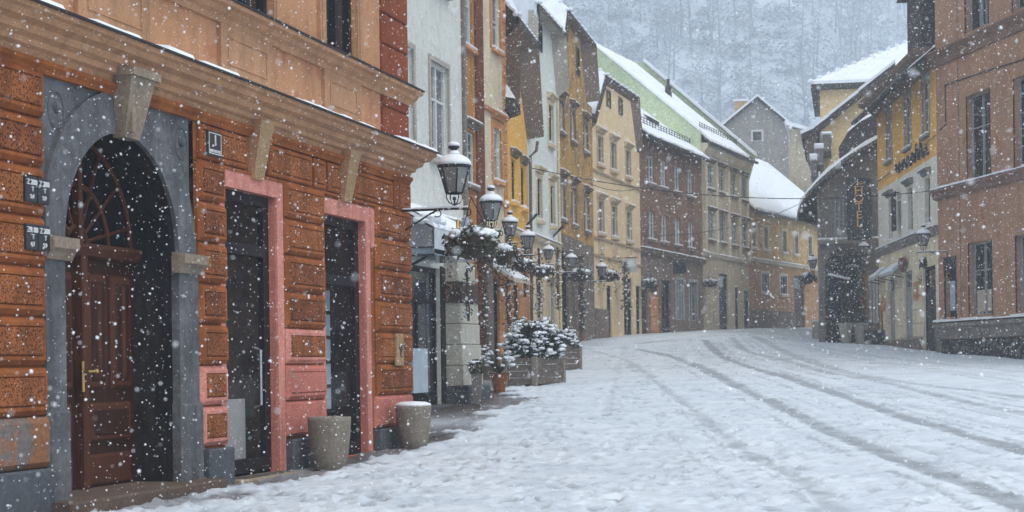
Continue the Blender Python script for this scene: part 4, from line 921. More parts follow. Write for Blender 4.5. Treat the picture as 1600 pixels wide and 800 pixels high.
band(b, 'string_course', [(0, 4.85), (-.15, 4.95), (-.2, 5.1), (0, 5.15)], 0, L, 'soffit', True)
def street_roof(b, L, ze, over, ridge_in, rise, mat='tile', snowt=.12, x0=0, D=9, guards=True, x1=None, sx=0):
    x1 = L if x1 is None else x1; k = rise/ridge_in; m_ = MB()
    slab(m_, [(x0, -over, ze-over*k+.25), (x1, -over, ze-over*k+.25), (x1, ridge_in, ze+rise+.25), (x0, ridge_in, ze+rise+.25)], .16)
    slab(m_, [(x0, ridge_in, ze+rise+.25), (x1, ridge_in, ze+rise+.25), (x1, 2*ridge_in, ze+.25), (x0, 2*ridge_in, ze+.25)], .16)
    ro = m_.build('roof', mat, b, fix=False)
    m_ = MB()
    for xx in (x0, x1): m_.add([(xx, 0, ze), (xx, ridge_in, ze+rise+.1), (xx, 2*ridge_in, ze)], [(0, 1, 2)])
    m_.build('gable_end', 'browngrey', b, fix=False)
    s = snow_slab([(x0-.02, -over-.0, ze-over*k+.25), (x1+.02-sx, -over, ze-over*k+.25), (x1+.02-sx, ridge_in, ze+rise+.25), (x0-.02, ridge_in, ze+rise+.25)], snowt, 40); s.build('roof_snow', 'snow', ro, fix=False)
    m_ = MB(); m_.tube([(x0, -over-.06, ze-over*k+.16), (x1, -over-.06, ze-over*k+.16)], .075, 8); m_.build('gutter', 'black', ro)
    if guards:
        m_ = MB(); y = .5; z = ze+y*k+.3
        for dz_ in (.1, .2, .3): m_.tube([(x0+1.5, y, z+dz_), (x1-.3, y, z+dz_)], .015, 4)
        x = x0+1.5
        while x < x1-.3: m_.tube([(x, y, z-.1), (x, y, z+.33)], .018, 4); x += .45
        m_.build('snow_fence', 'black', ro)
    return ro
ro = street_roof(b, L, 10.2, .45, 3.4, 2.6)
m_ = MB()
for x, y in ((3.2, 1.7), (6.0, 1.2)): z = 10.45+y*2.6/3.4; m_.add([(x, y, z+.1), (x+1.1, y, z+.1), (x+1.1, y+.5, z+.62), (x, y+.5, z+.62), (x, y-.02, z+.3), (x+1.1, y-.02, z+.3)], [(0, 1, 5, 4), (4, 5, 2, 3), (0, 4, 3), (1, 2, 5)])
m_.build('roof_hatch', 'tile', ro)

# ------------------------------------------------------------ grey beige house with pilasters and green fire wall
M['greybeige'] = plaster('grey_beige_wall', (.48, .42, .31), dirt=(.15, .12, .1), dirty=.5, grain=22, bump=.3)
M['palepil'] = plaster('pale_pilaster', (.62, .56, .44), dirty=.2, grain=22)
M['green'] = plaster('pale_green_firewall', (.56, .66, .42), dirt=(.5, .46, .38), dirty=.5, grain=12, patch=(.38, .36, .28), patch_at=.64, var=.1)
b = house('green_flank_house', fGR, 'grey beige house with pale pilasters and a tall pale green side wall')
L = fGR.L; W_ = [(a, a+.95, z0, z1) for a in (1.15, 3.3, 5.7, 7.9) for z0, z1 in ((6.25, 7.6), (8.85, 10.05))]
O_ = [(2.95, 4.7, -2, 4.6), (8.0, 9.1, -2, 3.9), (6.1, 6.8, 1.8, 4.0)]
body(b, 'wall', L, 11.2, ['greybeige', 'greybeige'], W_+O_, 12, 5.4, side=False)
m_ = MB(); m_.quad((L, 0, -2), (L, 12, -2), (L, 12, 10.7), (L, 0, 10.7)); m_.quad((0, 12, -2), (L, 12, -2), (L, 12, 10.7), (0, 12, 10.7)); m_.build('rear_wall', 'greybeige', b, fix=False)
for q in W_: add_window(b, *q, 'greyframe', 'curtain', 2, (.6,), .1, None, 'soffit', 'trim', 'soffit')
opening_fill(b, 'door', *O_[0][:2], 1.7, 4.6, 'door', 'darkframe'); opening_fill(b, 'door', *O_[1][:2], 1.8, 3.9, 'shop', 'darkframe'); add_window(b, *O_[2], 'darkframe', 'glass', 1, (.7,), .1, None, None, None)
for a in (.5, 2.55, 4.9, 7.2, 8.88): m_ = MB(); m_.cbox(a, a+.28, -.07, .0, 5.552, 10.098, .01); m_.build('pilaster', 'palepil', b)
band(b, 'string_course', [(0, 5.35), (-.1, 5.4), (-.13, 5.5), (0, 5.55)], 0, L, 'palepil', True); band(b, 'cornice', [(0, 10.4), (-.15, 10.5), (-.35, 10.8), (-.35, 10.95), (0, 11.0)], -.05, L, 'palepil')
gr_in, gr_rise = 5.9, 5.1
ro = street_roof(b, L, 11.2, .5, gr_in, gr_rise, snowt=.15, sx=1.5)  # snow stops short of the parapet: bare tile strip, also standing for its shade
m_ = MB(); o0 = [(-.5, 10.5), (0, 11.55), (gr_in, 11.2+gr_rise+.35), (2*gr_in, 10.7), (2*gr_in, -2), (0, -2), (0, 10.2)]
v = [(-.3, y, z) for y, z in o0[1:]]+[(-.0, y, z) for y, z in o0[1:]]; n_ = 6
m_.add(v, [tuple(range(n_)), tuple(range(2*n_-1, n_-1, -1))]+[(i, i+n_, (i+1) % n_+n_, (i+1) % n_) for i in range(n_)]); fw = m_.build('fire_wall', 'green', b)
m_ = MB(); 
for k in range(14):
    t0, t1 = k/14, (k+1)/14; y0, z0, y1, z1 = gr_in*t0, 11.55+(gr_rise)*t0, gr_in*t1, 11.55+(gr_rise)*t1; h_ = .1+random.uniform(0, .06)
    m_.add([(-.34, y0, z0), (.05, y0, z0), (.05, y1, z1), (-.34, y1, z1), (-.3, y0, z0+h_), (0, y0, z0+h_), (0, y1, z1+h_), (-.3, y1, z1+h_)], [(0, 1, 5, 4), (4, 5, 6, 7), (0, 4, 7, 3), (1, 2, 6, 5)])
m_.build('snow_cap', 'snow', fw, fix=False)
m_ = MB(); y0 = -.2; pts = [(L, -.4, 11.3), (L, gr_in, 11.2+gr_rise+.7), (L, gr_in+1.2, 11.2+gr_rise+.7), (L, 2*gr_in, 11), (L, 2*gr_in, 10), (L, 0, 10)]
v = pts+[(p[0]+.3, p[1], p[2]) for p in pts]; m_.add(v, [tuple(range(6)), tuple(range(11, 5, -1))]+[(i, i+6, (i+1) % 6+6, (i+1) % 6) for i in range(6)]); pw = m_.build('parapet_wall', 'green', b)
m_ = MB(); m_.add([(L-.08, -.45, 11.32), (L+.35, -.45, 11.32), (L+.35, gr_in, 11.2+gr_rise+.72), (L-.08, gr_in, 11.2+gr_rise+.72), (L-.05, -.45, 11.5), (L+.3, -.45, 11.5), (L+.3, gr_in, 11.2+gr_rise+.9), (L-.05, gr_in, 11.2+gr_rise+.9)], [(0, 1, 5, 4), (4, 5, 6, 7), (0, 4, 7, 3), (1, 2, 6, 5), (0, 3, 2, 1)]); m_.build('snow_cap', 'snow', pw, fix=False)
m_ = MB(); cy = 3.2; cz = 11.5+cy*gr_rise/gr_in; m_.lathe([(.2, 0), (.17, .55), (.2, .58), (.08, .7), (.08, .95), (.14, .97), (0, 1.05)], 8, (5.0, cy, cz-.1)); m_.build('chimney', 'tile', ro)

# ------------------------------------------------------------ ochre house closing the street
M['ochrelow'] = plaster('ochre_end_wall', (.56, .38, .17), dirt=(.22, .12, .07), dirty=.5, grain=20, patch=(.36, .2, .1), patch_at=.58)
b = house('ochre_end_house', fHO, 'ochre two storey house closing the street under a big white roof')
L = fHO.L+4; W_ = [(a, a+.75, z0, z1) for a, z0, z1 in ((2.5, 6.35, 7.6), (5.8, 6.35, 7.6), (8.0, 6.35, 7.6), (10.7, 6.35, 7.6), (.5, 6.35, 7.6))]
O_ = [(2.1, 3.3, 3.9, 5.0), (5.35, 6.5, 3.9, 5.0)]
AR = (7.9, 9.9, -2, 5.1)
M['ochrebrown'] = plaster('brown_ochre_ground_floor', (.42, .24, .12), dirt=(.2, .12, .08), dirty=.6, grain=20)
body(b, 'wall', L, 8.5, ['ochrelow', 'ochrebrown'], W_+O_+[AR], 9, 5.6)
for q in W_: add_window(b, *q, 'greyframe', 'glass', 2, (.6,), .1, 'palepil', None, 'trim', 'palepil')
for q in O_: add_window(b, *q, 'greyframe', 'curtain', 2, (.5,), .1, 'palepil', None, 'trim', 'palepil')
opening_fill(b, 'gateway', *AR[:2], 1.9, 5.1, 'door', 'bark')
band(b, 'string_course', [(0, 5.55), (-.1, 5.6), (-.12, 5.7), (0, 5.75)], 0, L, 'palepil', True)
m_ = MB(); m_.cbox(.0, 7.85, -.1, 0, -1, 2.9, .02); m_.build('plinth', 'browngrey', b)
street_roof(b, L, 8.5, .4, 5, 4.3, snowt=.15, guards=False, D=10)

# ------------------------------------------------------------ grey gable far behind
M['greygable'] = plaster('grey_gable_wall', (.30, .285, .26), dirt=(.16, .13, .1), dirty=.5, grain=10, var=.15, scale=.3)
g0 = at(1115, 230, 130)
b = thing('gabled_house', 'grey house with a bare steep gable and one small window behind the end house', 'house', (g0.x, 130, 0), -.14)
X = lambda px, py: ((at(px, py, 130).x-g0.x), at(px, py, 130).z)
pts = [X(1105, 330), X(1115, 212), X(1183, 157), X(1275, 238), X(1283, 340)]; pts[0] = (pts[1][0], 0); pts[4] = (pts[3][0]+.5, 0)
m_ = MB(); m_.prism(pts, 0, 14); m_.build('wall', 'greygable', b)
m_ = MB()
for (a0, a1, sgn) in ((pts[1], pts[2], -1), (pts[3], pts[2], 1)):
    d = (a0[0]-a1[0], a0[1]-a1[1]); e = (a0[0]+d[0]*.08, a0[1]+d[1]*.08)
    slab(m_, [(e[0], -.3, e[1]+.2), (a1[0], -.3, a1[1]+.2), (a1[0], 14.3, a1[1]+.2), (e[0], 14.3, e[1]+.2)], .2)
ro = m_.build('roof', 'tile', b, fix=False)
for k, (a0, a1) in enumerate(((pts[1], pts[2]), (pts[3], pts[2]))):
    d = (a0[0]-a1[0], a0[1]-a1[1]); e = (a0[0]+d[0]*.08, a0[1]+d[1]*.08); m_ = MB(); slab(m_, [(e[0], -.36, e[1]+.4), (a1[0], -.36, a1[1]+.4), (a1[0], 14.3, a1[1]+.4), (e[0], 14.3, e[1]+.4)], .19); m_.build('roof_snow', 'snow', ro, fix=False)
c0, c1 = X(1148, 175), X(1167, 154); m_ = MB(); m_.box(c0[0], c1[0], 1.5, 2.4, c0[1]-1, c1[1]); m_.box(c0[0]-.1, c1[0]+.1, 1.4, 2.5, c1[1], c1[1]+.15, 1); m_.build('chimney', ['ochrelow', 'snow'], ro)
q0, q1 = X(1175, 222), X(1190, 206); add_window(b, q0[0], q1[0], q0[1], q1[1], 'white', 'glassdark', 1, (), .0, 'white', None, None, name='attic_window', sw=.1)
# ------------------------------------------------------------ right side: reddish brown corner house
M['r1wall'] = plaster('reddish_brown_wall', (.44, .255, .16), dirt=(.16, .1, .08), dirty=.4, grain=24, var=.2, patch=(.38, .16, .06), patch_at=.6)
M['r1low'] = plaster('rubble_base', (.06, .055, .055), dirt=(.03, .03, .03), grain=10, bump=1.2, spots=((.16, .15, .15), 5))
M['r1trim'] = plaster('brown_trim', (.26, .16, .12), dirt=(.12, .09, .07), dirty=.5, grain=24)
M['greytrim'] = plaster('grey_sill_band', (.24, .22, .2), dirt=(.1, .09, .08), dirty=.5, grain=20)
b = house('brown_corner_house', fR1, 'reddish brown plastered house with tall dark framed windows at the right edge')
W_ = [(a, a+1.55, z0, z1) for a in (2.2, 5.25, 8.3) for z0, z1 in ((1.3, 3.45), (5.3, 7.85), (9.75, 12.3))]
L = 12
body(b, 'wall', L, 14, ['r1wall', 'greytrim'], W_+[(.5, 1.25, 1.3, 3.1)], 9, None, rec=.2)
for q in W_:
    add_window(b, *q, 'greyframe', 'glassdark', 2, (.62,), .2, 'bark', None, None, t=.05, sw=.001)
for a in (2.2, 5.25, 8.3):
    m_ = MB(); m_.box(a+.12, a+1.43, .192, .199, 1.4, 2.05); m_.build('curtain', 'awn', b)
m_ = MB(); m_.box(.5, 1.25, .16, .2, 1.3, 3.1); m_.box(.44, .5, -.02, .02, 1.24, 3.15); m_.box(1.25, 1.31, -.02, .02, 1.24, 3.15); m_.box(.5, 1.25, .08, .12, 2.55, 2.62); sc_ = m_.build('showcase', 'darkframe', b)
m_ = MB(); m_.box(.55, 1.2, .12, .14, 1.5, 2.4); m_.build('poster_panel', 'screen', sc_); m_ = MB(); m_.box(.5, 1.25, -.06, .15, 2.75, 3.14); m_.build('lamp_box', 'black', sc_)
m_ = MB(); m_.cbox(-.0, 1.62, -.08, 0, .95, 4.85, .01); m_.cbox(0, 1.62, -.08, 0, 5.3, 9.2, .01); m_.cbox(0, 1.62, -.08, 0, 9.55, 14, .01)
m_ = MB(); m_.box(1.6, 1.64, -.012, .0, 1.2, 14); m_.build('wall_joint', 'r1trim', b)
band(b, 'string_course', [(0, 4.95), (-.12, 5.0), (-.14, 5.1), (-.25, 5.2), (-.25, 5.25), (0, 5.28)], -.1, L, 'r1trim', True)
band(b, 'string_course', [(0, 9.1), (-.08, 9.12), (-.1, 9.3), (-.3, 9.5), (-.3, 9.55), (0, 9.58)], -.15, L, 'r1trim')
band(b, 'sill_band', [(0, .62), (-.12, .62), (-.14, .95), (-.22, 1.0), (-.22, 1.1), (0, 1.16)], -.05, L, 'greytrim', True)
m_ = MB(); m_.cbox(.3, L, -.06, .0, -2, .6, .02); m_.build('rubble_base', 'r1low', b); m_ = MB(); m_.cbox(-.02, .3, -.1, .0, -2, .6, .02); m_.build('corner_stone', 'greytrim', b)
street_roof(b, L, 14, .5, 4.5, 3, guards=False)
m_ = MB(); P_ = [fR1.uz(1600, 93), fR1.uz(1530, 115), fR1.uz(1478, 133), fR1.uz(1479, 195), fR1.uz(1470, 203)]; m_.tube([(P_[0][0]+1, -.03, P_[0][1]+.3)]+[(p[0], -.03, p[1]) for p in P_], .02, 5); m_.build('cable', 'black', b)

# ------------------------------------------------------------ ochre over cream house
M['r2up'] = plaster('warm_yellow_wall', (.84, .47, .12), dirt=(.35, .22, .12), dirty=.3, grain=20, var=.12)
M['r2low'] = plaster('pale_cream_wall', (.80, .77, .68), dirt=(.35, .33, .28), dirty=.3, grain=20, var=.08)
M['r2block'] = plaster('cream_blockwork', (.78, .69, .50), dirt=(.3, .25, .18), dirty=.3, grain=20)
b = house('yellow_cream_house', fR2, 'house painted warm yellow above and cream below with a heart sign')
L = fR2.L; W3 = [(a, a+.95, 7.25, 9.0) for a in (2.15, 5.85, 9.0)]; W2_ = [(2.3, 3.1, 4.35, 5.85), (6.1, 6.95, 4.35, 5.85), (9.1, 9.95, 4.35, 5.85)]
O_ = [(8.6, 10.7, -2, 3.0), (2.0, 3.3, .7, 3.05), (5.1, 6.7, .7, 3.05), (.0, .7, -2, 2.2)]
m_ = MB(); wall_grid(m_, 0, L, 6.4, 9.6, W3, 0, .14, 0, 0); wall_grid(m_, 0, L, 4.1, 6.4, W2_, 0, .2, 1, 1); wall_grid(m_, 0, L, -2, 4.1, O_, 0, .2, 2, 2)
m_.quad((L, 0, -2), (L, 9, -2), (L, 9, 9.6), (L, 0, 9.6)); m_.quad((0, 0, -2), (0, 9, -2), (0, 9, 9.6), (0, 0, 9.6)); m_.quad((0, 9, -2), (L, 9, -2), (L, 9, 9.6), (0, 9, 9.6)); m_.build('wall', ['r2up', 'r2low', 'r2block'], b, fix=False)
for q in W3: add_window(b, *q, 'greyframe', 'glassdark', 2, (.6,), .12, 'greyframe', None, 'trim', 'greytrim', sw=.18)
for q in W2_: add_window(b, *q, 'darkframe', 'glassdark', 2, (.6,), .18, None, 'greytrim', 'trim', 'r2low')
opening_fill(b, 'gate', 8.6, 10.7, .1, 3.0, 'door', 'darkframe')
for q in O_[1:3]: opening_fill(b, 'shutter_door', *q[:2], .7, 3.05, 'door', 'greyframe', 'glass')
opening_fill(b, 'door', .0, .7, .4, 2.2, 'door', 'darkframe')
for a, c in ((3.45, 4.95), (6.85, 8.45), (.85, 1.85), (10.8, 11.1)):
    m_ = MB()
    for z in np.arange(.75, 3.0, .45): m_.cbox(a, c, -.03, 0, z+.015, z+.435, .015)
    m_.build('block_pier', 'r2block', b)
m_ = MB(); m_.cbox(.72, 8.5, -.1, 0, -2, .72, .03); m_.build('rubble_base', 'browngrey', b)
band(b, 'string_course', [(0, 3.9), (-.1, 3.95), (-.16, 4.1), (-.16, 4.15), (0, 4.2)], 0, L, 'greytrim', True)
M['r2cor'] = plaster('brown_eaves_cornice', (.20, .14, .1), dirt=(.1, .07, .05), dirty=.5, grain=20)
band(b, 'eaves_cornice', [(0, 9.2), (-.12, 9.25), (-.3, 9.45), (-.65, 9.6), (-.7, 9.75), (0, 9.8)], -.1, L, 'r2cor')
ro = street_roof(b, L, 9.55, .8, 4, 3.3, guards=False, snowt=.08, x0=-.3)
m_ = MB(); m_.box(7.0, 9.4, -.1, 2.6, 10, 12.1); m_.add([(6.7, -.4, 12.1), (9.7, -.4, 12.1), (9.7, 3, 12.1), (6.7, 3, 12.1), (8.2, -.4, 13.1), (8.2, 3, 13.1)], [(0, 1, 4), (3, 5, 2), (0, 4, 5, 3), (1, 2, 5, 4), (0, 3, 2, 1)]); m_.build('dormer', 'tile', ro)
m_ = MB(); m_.box(6.5, 6.6, 1, 1.1, 10.5, 11.5); m_.box(6.9, 7.0, 1, 1.1, 10.5, 11.3); m_.build('roof_vent', 'black', ro)
# flowing dark script and small hanging signs
t = thing('shop_lettering', 'dark flowing script lettering across the yellow wall', 'sign', on(fR2, 4.1, .06, 6.75), fR2.ang); 
x = 0; pp = []
for k in range(90):
    a = k*.55; pp.append((k*.066+.09*math.cos(a), 0, .16*math.sin(a)*(1.5 if 50 < k < 75 else 1)+.03*math.sin(k*1.7)+(.1 if 50 < k < 75 else 0)))
m_ = MB(); m_.tube(pp, .045, 5); m_.build('script', 'sign', t)
t = thing('heart_sign', 'brown heart shaped sign above the white awning', 'sign', on(fR2, *((lambda q: (q[0], .12, q[1]))(fR2.uz(1410, 412, .12)))), fR2.ang)
M['heart'] = simple('heart_brown', (.16, .05, .03), .6)
hp = [(.62*(16*math.sin(a)**3)/16, .26*(13*math.cos(a)-5*math.cos(2*a)-2*math.cos(3*a)-math.cos(4*a))/14) for a in np.linspace(0, 2*math.pi, 33)[:-1]]
m_ = MB(); m_.prism(hp, -.04, .04); m_.build('board', 'heart', t); m_ = MB(); m_.tube([(-.3, -.045, -.02), (-.1, -.045, .06), (.1, -.045, -.03), (.3, -.045, .05)], .02, 4); m_.build('lettering', 'paint', t)
t = thing('wall_sign', 'small red brown sign between the shutter door and the gate', 'sign', on(fR2, 7.6, .05, 2.3), fR2.ang); m_ = MB(); m_.cbox(-.35, .35, -.03, .03, -.3, .3, .01); m_.build('board', 'orangetrim', t); m_ = MB(); m_.box(-.2, .2, -.036, -.03, -.1, .15); m_.build('panel', 'awn', t)
t = thing('wall_sign', 'small oval brown sign left of the shutter doors', 'sign', on(fR2, 4.2-2.9, .05, 2.1), fR2.ang); m_ = MB(); m_.prism([(.3*math.cos(a), .3*math.sin(a)) for a in np.linspace(0, 2*math.pi, 17)[:-1]], -.04, .04); m_.build('board', 'orangetrim', t)
t = thing('banner_sign', 'dark vertical banner sign between the cream first floor windows', 'sign', on(fR2, 4.5, .2, 5.2), fR2.ang); m_ = MB(); m_.cbox(-.3, .3, -.04, .04, -.65, .65, .02); m_.build('board', 'sign', t); m_ = MB(); m_.tube([(-.4, 0, .7), (.4, 0, .7)], .025, 5); m_.tube([(0, 0, .7), (0, .2, .7)], .02, 5); m_.build('rod', 'black', t)
for uu, lab in ((.9, 'snow covered small awning at the far end of the cream ground floor'), (3.9, 'snow covered wider awning under the brown heart sign')):
    t = thing('awning', lab, 'awning', on(fR2, uu, 0, 2.98), fR2.ang, 'white awnings on the cream house')
    w_ = .7 if uu < 2 else 1.2
    m_ = MB(); m_.add([(-w_, 0, .45), (w_, 0, .45), (w_, -.45, .12), (-w_, -.45, .12), (w_, -.45, .0), (-w_, -.45, .0), (w_, 0, .4), (-w_, 0, .4)], [(0, 1, 2, 3), (3, 2, 4, 5), (7, 5, 4, 6), (0, 3, 5, 7), (1, 6, 4, 2)]); aw = m_.build('cloth', 'fascia', t)
    sn = snow_slab([(-w_, -.44, .13), (w_, -.44, .13), (w_, 0, .46), (-w_, 0, .46)], .04, 10); sn.build('snow_layer', 'snow', t, fix=False)
    m_ = MB(); m_.tube([(-w_+.05, 0, -.1), (-w_+.05, -.44, .0), (w_-.05, -.44, .0), (w_-.05, 0, -.1)], .018, 5); m_.build('awning_frame', 'black', t)

# ------------------------------------------------------------ hotel with bell-cast roof
M['hotel'] = plaster('grey_brown_hotel_wall', (.28, .25, .215), dirt=(.1, .09, .08), dirty=.5, grain=15, bump=.5, patch=(.26, .22, .19), patch_at=.58)
M['hotelpanel'] = simple('grey_shutter', (.22, .235, .25), .7, 0, .2, 3, .1, .3, (6, 1, .3))
HYY = 66.
def H(px, py, Y=HYY): p = at(px, py, Y); return (p.x-hx0, p.z)
hx0 = at(1279, 500, HYY).x
b = thing('hotel', 'old grey hotel front with a sweeping snowy roof edge beside the cream house', 'hotel', (hx0, HYY, 0), -.2)
xr = H(1378, 400)[0]
curve = [H(*q) for q in ((1279, 300), (1300, 272), (1320, 256), (1340, 243), (1358, 233), (1378, 222))]
m_ = MB(); poly = [(0, -2), (xr, -2)]+curve[::-1]; m_.add([(x_, 0, z_) for x_, z_ in poly], [tuple(range(len(poly)))])
m_.quad((0, 0, -2), (2.9, 14, -2), (2.9, 14, 7), (0, 0, curve[0][1])); m_.build('wall', 'hotel', b, fix=False)
cv = [H(*q, 65.2) for q in ((1252, 334), (1257, 318), (1266, 302), (1282, 284), (1300, 268), (1320, 251), (1340, 237), (1358, 228), (1380, 215))]
m_ = MB()
for i in range(len(cv)-1):
    (xa, za), (xb, zb) = cv[i], cv[i+1]; slab(m_, [(xa, -.8, za), (xb, -.8, zb), (xb+1.5, 9, zb+.3), (xa+1.5, 9, za+.3)], .22)
ro = m_.build('roof', 'tile', b, fix=False)
m_ = MB()
for i in range(len(cv)-1):
    (xa, za), (xb, zb) = cv[i], cv[i+1]; dx, dz_ = xb-xa, zb-za; l_ = math.hypot(dx, dz_); k = max(int(l_/.16), 1)
    for j in range(k):
        t0, t1 = (j+.12)/k, (j+.88)/k; m_.add([(xa+dx*t0, -.84, za+dz_*t0-.02), (xa+dx*t1, -.84, za+dz_*t1-.02), (xa+dx*t1, -.84, za+dz_*t1-.17), (xa+dx*t0, -.84, za+dz_*t0-.17)], [(0, 1, 2, 3)])
o = m_.build('verge_tiles', 'tilegrey', ro, fix=False)
m_ = MB()
for i in range(len(cv)-1):
    (xa, za), (xb, zb) = cv[i], cv[i+1]; h0, h1 = .12+.05*math.sin(i*2.), .12+.05*math.sin((i+1)*2.); o0 = len(m_.v)
    m_.add([(xa, -.86, za-.02), (xb, -.86, zb-.02), (xb, -.8, zb+h1), (xa, -.8, za+h0), (xb+1.5, 9, zb+.3+h1), (xa+1.5, 9, za+.3+h0)], [(0, 1, 2, 3), (3, 2, 4, 5)])
m_.build('roof_snow', 'snow', ro, fix=False)
# upper dark roof flare behind the verge
up_ = [H(*q, 67.5) for q in ((1296, 268), (1301, 245), (1298, 232), (1312, 208), (1330, 193), (1352, 182), (1380, 170), (1380, 225), (1340, 240))]
m_ = MB(); m_.prism(up_, 1.5, 8); u_ = m_.build('upper_roof', 'tile', b)
m_ = MB()
for i in range(3, 6):
    (xa, za), (xb, zb) = up_[i], up_[i+1]; m_.add([(xa, 1.4, za), (xb, 1.4, zb), (xb, 1.5, zb+.1), (xa, 1.5, za+.1), (xb, 6, zb+.1), (xa, 6, za+.1)], [(0, 1, 2, 3), (3, 2, 4, 5)])
m_.build('roof_snow', 'snow', u_, fix=False)
a0, a1 = H(1302, 378), H(1320, 312)
m_ = MB()
for k in range(3): x_ = a0[0]+k*(a1[0]-a0[0])/3; m_.cbox(x_+.01, x_+(a1[0]-a0[0])/3-.02, -.05, 0, a0[1], a1[1], .01)
m_.build('shutter_panel', 'hotelpanel', b)
a0, a1 = H(1360, 375), H(1372, 280); m_ = MB(); m_.cbox(a0[0], a1[0], -.05, 0, a0[1], a1[1], .01); m_.build('shutter_panel', 'hotelpanel', b)
a0, a1 = H(1283, 380), H(1297, 318); m_ = MB(); m_.cbox(a0[0], a1[0], -.03, 0, a0[1], a1[1], .01); m_.build('window', 'greytrim', b)
a0, a1 = H(1300, 522), H(1345, 400); m_ = MB(); m_.cbox(a0[0], a1[0], -.04, 0, a0[1]-.6, a1[1], .02); m_.build('doorway', 'bark', b)
a0, a1 = H(1357, 505), H(1371, 430); m_ = MB(); 
for k in range(3): m_.cbox(a0[0]+k*.12, a0[0]+k*.12+.1, -.1, 0, a0[1], a1[1], .02)
m_.build('fluted_panel', 'fascia', b)
a0, a1 = H(1340, 500), H(1357, 430); m_ = MB(); m_.cbox(a0[0], a1[0], -.05, 0, a0[1], a1[1], .02); m_.build('door_pier', 'ochrelow', b)
a0, a1 = H(1279, 380), H(1378, 374); m_ = MB(); m_.cbox(a0[0], a1[0], -.3, 0, a0[1]-.08, a1[1], .02); lg = m_.build('ledge', 'hotel', b)
m_ = MB()
for k in range(16): x_ = a0[0]+(a1[0]-a0[0])*k/16; m_.lump((x_+.08, -.15, a1[1]+.02), .13, 0, 7, .5)
m_.build('ledge_snow', 'snow', lg, fix=False)
# hotel sign
p0, p1 = at(1323, 375, 65.6), at(1358, 279, 65.6)
t = thing('hotel_sign', 'tall black board with vertical gold HOTEL letters', 'sign', ((p0.x+p1.x)/2, 65.4, p0.z), -.2)
w_, h_ = p1.x-p0.x, p1.z-p0.z; m_ = MB(); m_.cbox(-w_/2, w_/2, -.08, .2, 0, h_, .03); m_.build('board', 'sign', t)
for i, ch in enumerate('HOTEL'): text_mesh('letter', ch, .43, 'gold', t, (0, -.085, h_*.80-i*.32-.02), xs=1.15)
m_ = MB(); m_.tube([(-.25, -.09, h_-.25), (-.1, -.09, h_-.15), (.1, -.09, h_-.25), (.25, -.09, h_-.15)], .018, 4); m_.tube([(-.2, -.09, h_-.33), (.2, -.09, h_-.33)], .012, 4); m_.build('ornament', 'gold', t)

# ------------------------------------------------------------ yellow houses behind the hotel
M['paleyellow'] = plaster('pale_yellow_wall', (.80, .60, .32), dirt=(.4, .3, .18), dirty=.3, grain=15, var=.08)
def flat_wall(name, label, Y, pts, mat, depth=8):
    ox = at(*pts[0], Y).x; b = thing(name, label, 'house', (ox, Y, 0), -.2)
    P_ = [(at(x_, y_, Y).x-ox, at(x_, y_, Y).z) for x_, y_ in pts]; P_ = [(P_[0][0], 0)]+P_[1:-1]+[(P_[-1][0], 0)]
    m_ = MB(); m_.prism(P_, 0, depth); m_.build('wall', mat, b); return b, ox, P_
b, ox, P_ = flat_wall('yellow_gable_house', 'pale yellow gabled house with a dark descending eave above the hotel roof', 76, [(1281, 420), (1281, 206), (1345, 152), (1400, 108), (1400, 420)], 'paleyellow')
G = lambda px, py, Y=75.4: (at(px, py, Y).x-ox, at(px, py, Y).z)
vg = [G(1257, 210), G(1277, 201), G(1300, 183), G(1345, 147), G(1400, 103)]
m_ = MB()
for i in range(4): (xa, za), (xb, zb) = vg[i], vg[i+1]; slab(m_, [(xa, -.7, za), (xb, -.7, zb), (xb, 8, zb), (xa, 8, za)], .22)
ro = m_.build('roof', 'tile', b, fix=False); m_ = MB()
for i in range(4): (xa, za), (xb, zb) = vg[i], vg[i+1]; slab(m_, [(xa-.05, -.75, za+.17), (xb, -.75, zb+.17), (xb, 8, zb+.17), (xa-.05, 8, za+.17)], .15)
m_.build('roof_snow', 'snow', ro, fix=False)
m_ = MB(); g1, g2, g3, g4 = G(1262, 214), G(1280, 205), G(1281, 292), G(1270, 285); m_.add([(g1[0], -.3, g1[1]), (g2[0], -.3, g2[1]), (0, -.02, g3[1]), (-.5, -.02, g4[1]+1), (-.35, 2, g4[1]+1)], [(0, 1, 2, 3), (0, 3, 4)])
m_.build('eave_corbel', 'soffit', b, fix=False)
m_ = MB(); sm_ = MB()
for (a, c, d, e) in ((1306, 1319, 200, 212), (1295, 1307, 218, 234), (1288, 1297, 234, 252)):
    q0, q1 = G(a, e, 73), G(c, d, 73); m_.box(q0[0], q1[0], -2.5, -.0, q0[1]-.6, q1[1]-.15); sm_.cbox(q0[0]-.04, q1[0]+.04, -2.55, 0.02, q0[1]+.1, q1[1]-.08, .06)
st_ = m_.build('stepped_parapet', 'tilegrey', b); sm_.build('snow_steps', 'snow', st_)
b, ox, P_ = flat_wall('tall_yellow_house', 'tall pale yellow house with a hipped snow roof behind the gabled one', 86, [(1281, 350), (1281, 132), (1410, 132), (1410, 350)], 'paleyellow', 9)
G2 = lambda px, py, Y=85.5: (at(px, py, Y).x-ox, at(px, py, Y).z)
e0 = G2(1270, 131); e1 = G2(1420, 131); tp = at(1400, 68, 92); T = (tp.x-ox, 6, tp.z)
m_ = MB(); A_ = (e0[0], -.5, e0[1]); B_ = (e1[0]+6, -.5, e1[1]); C_ = (e0[0], 9.5, e0[1]); T2 = (T[0]+6, 6, T[2])
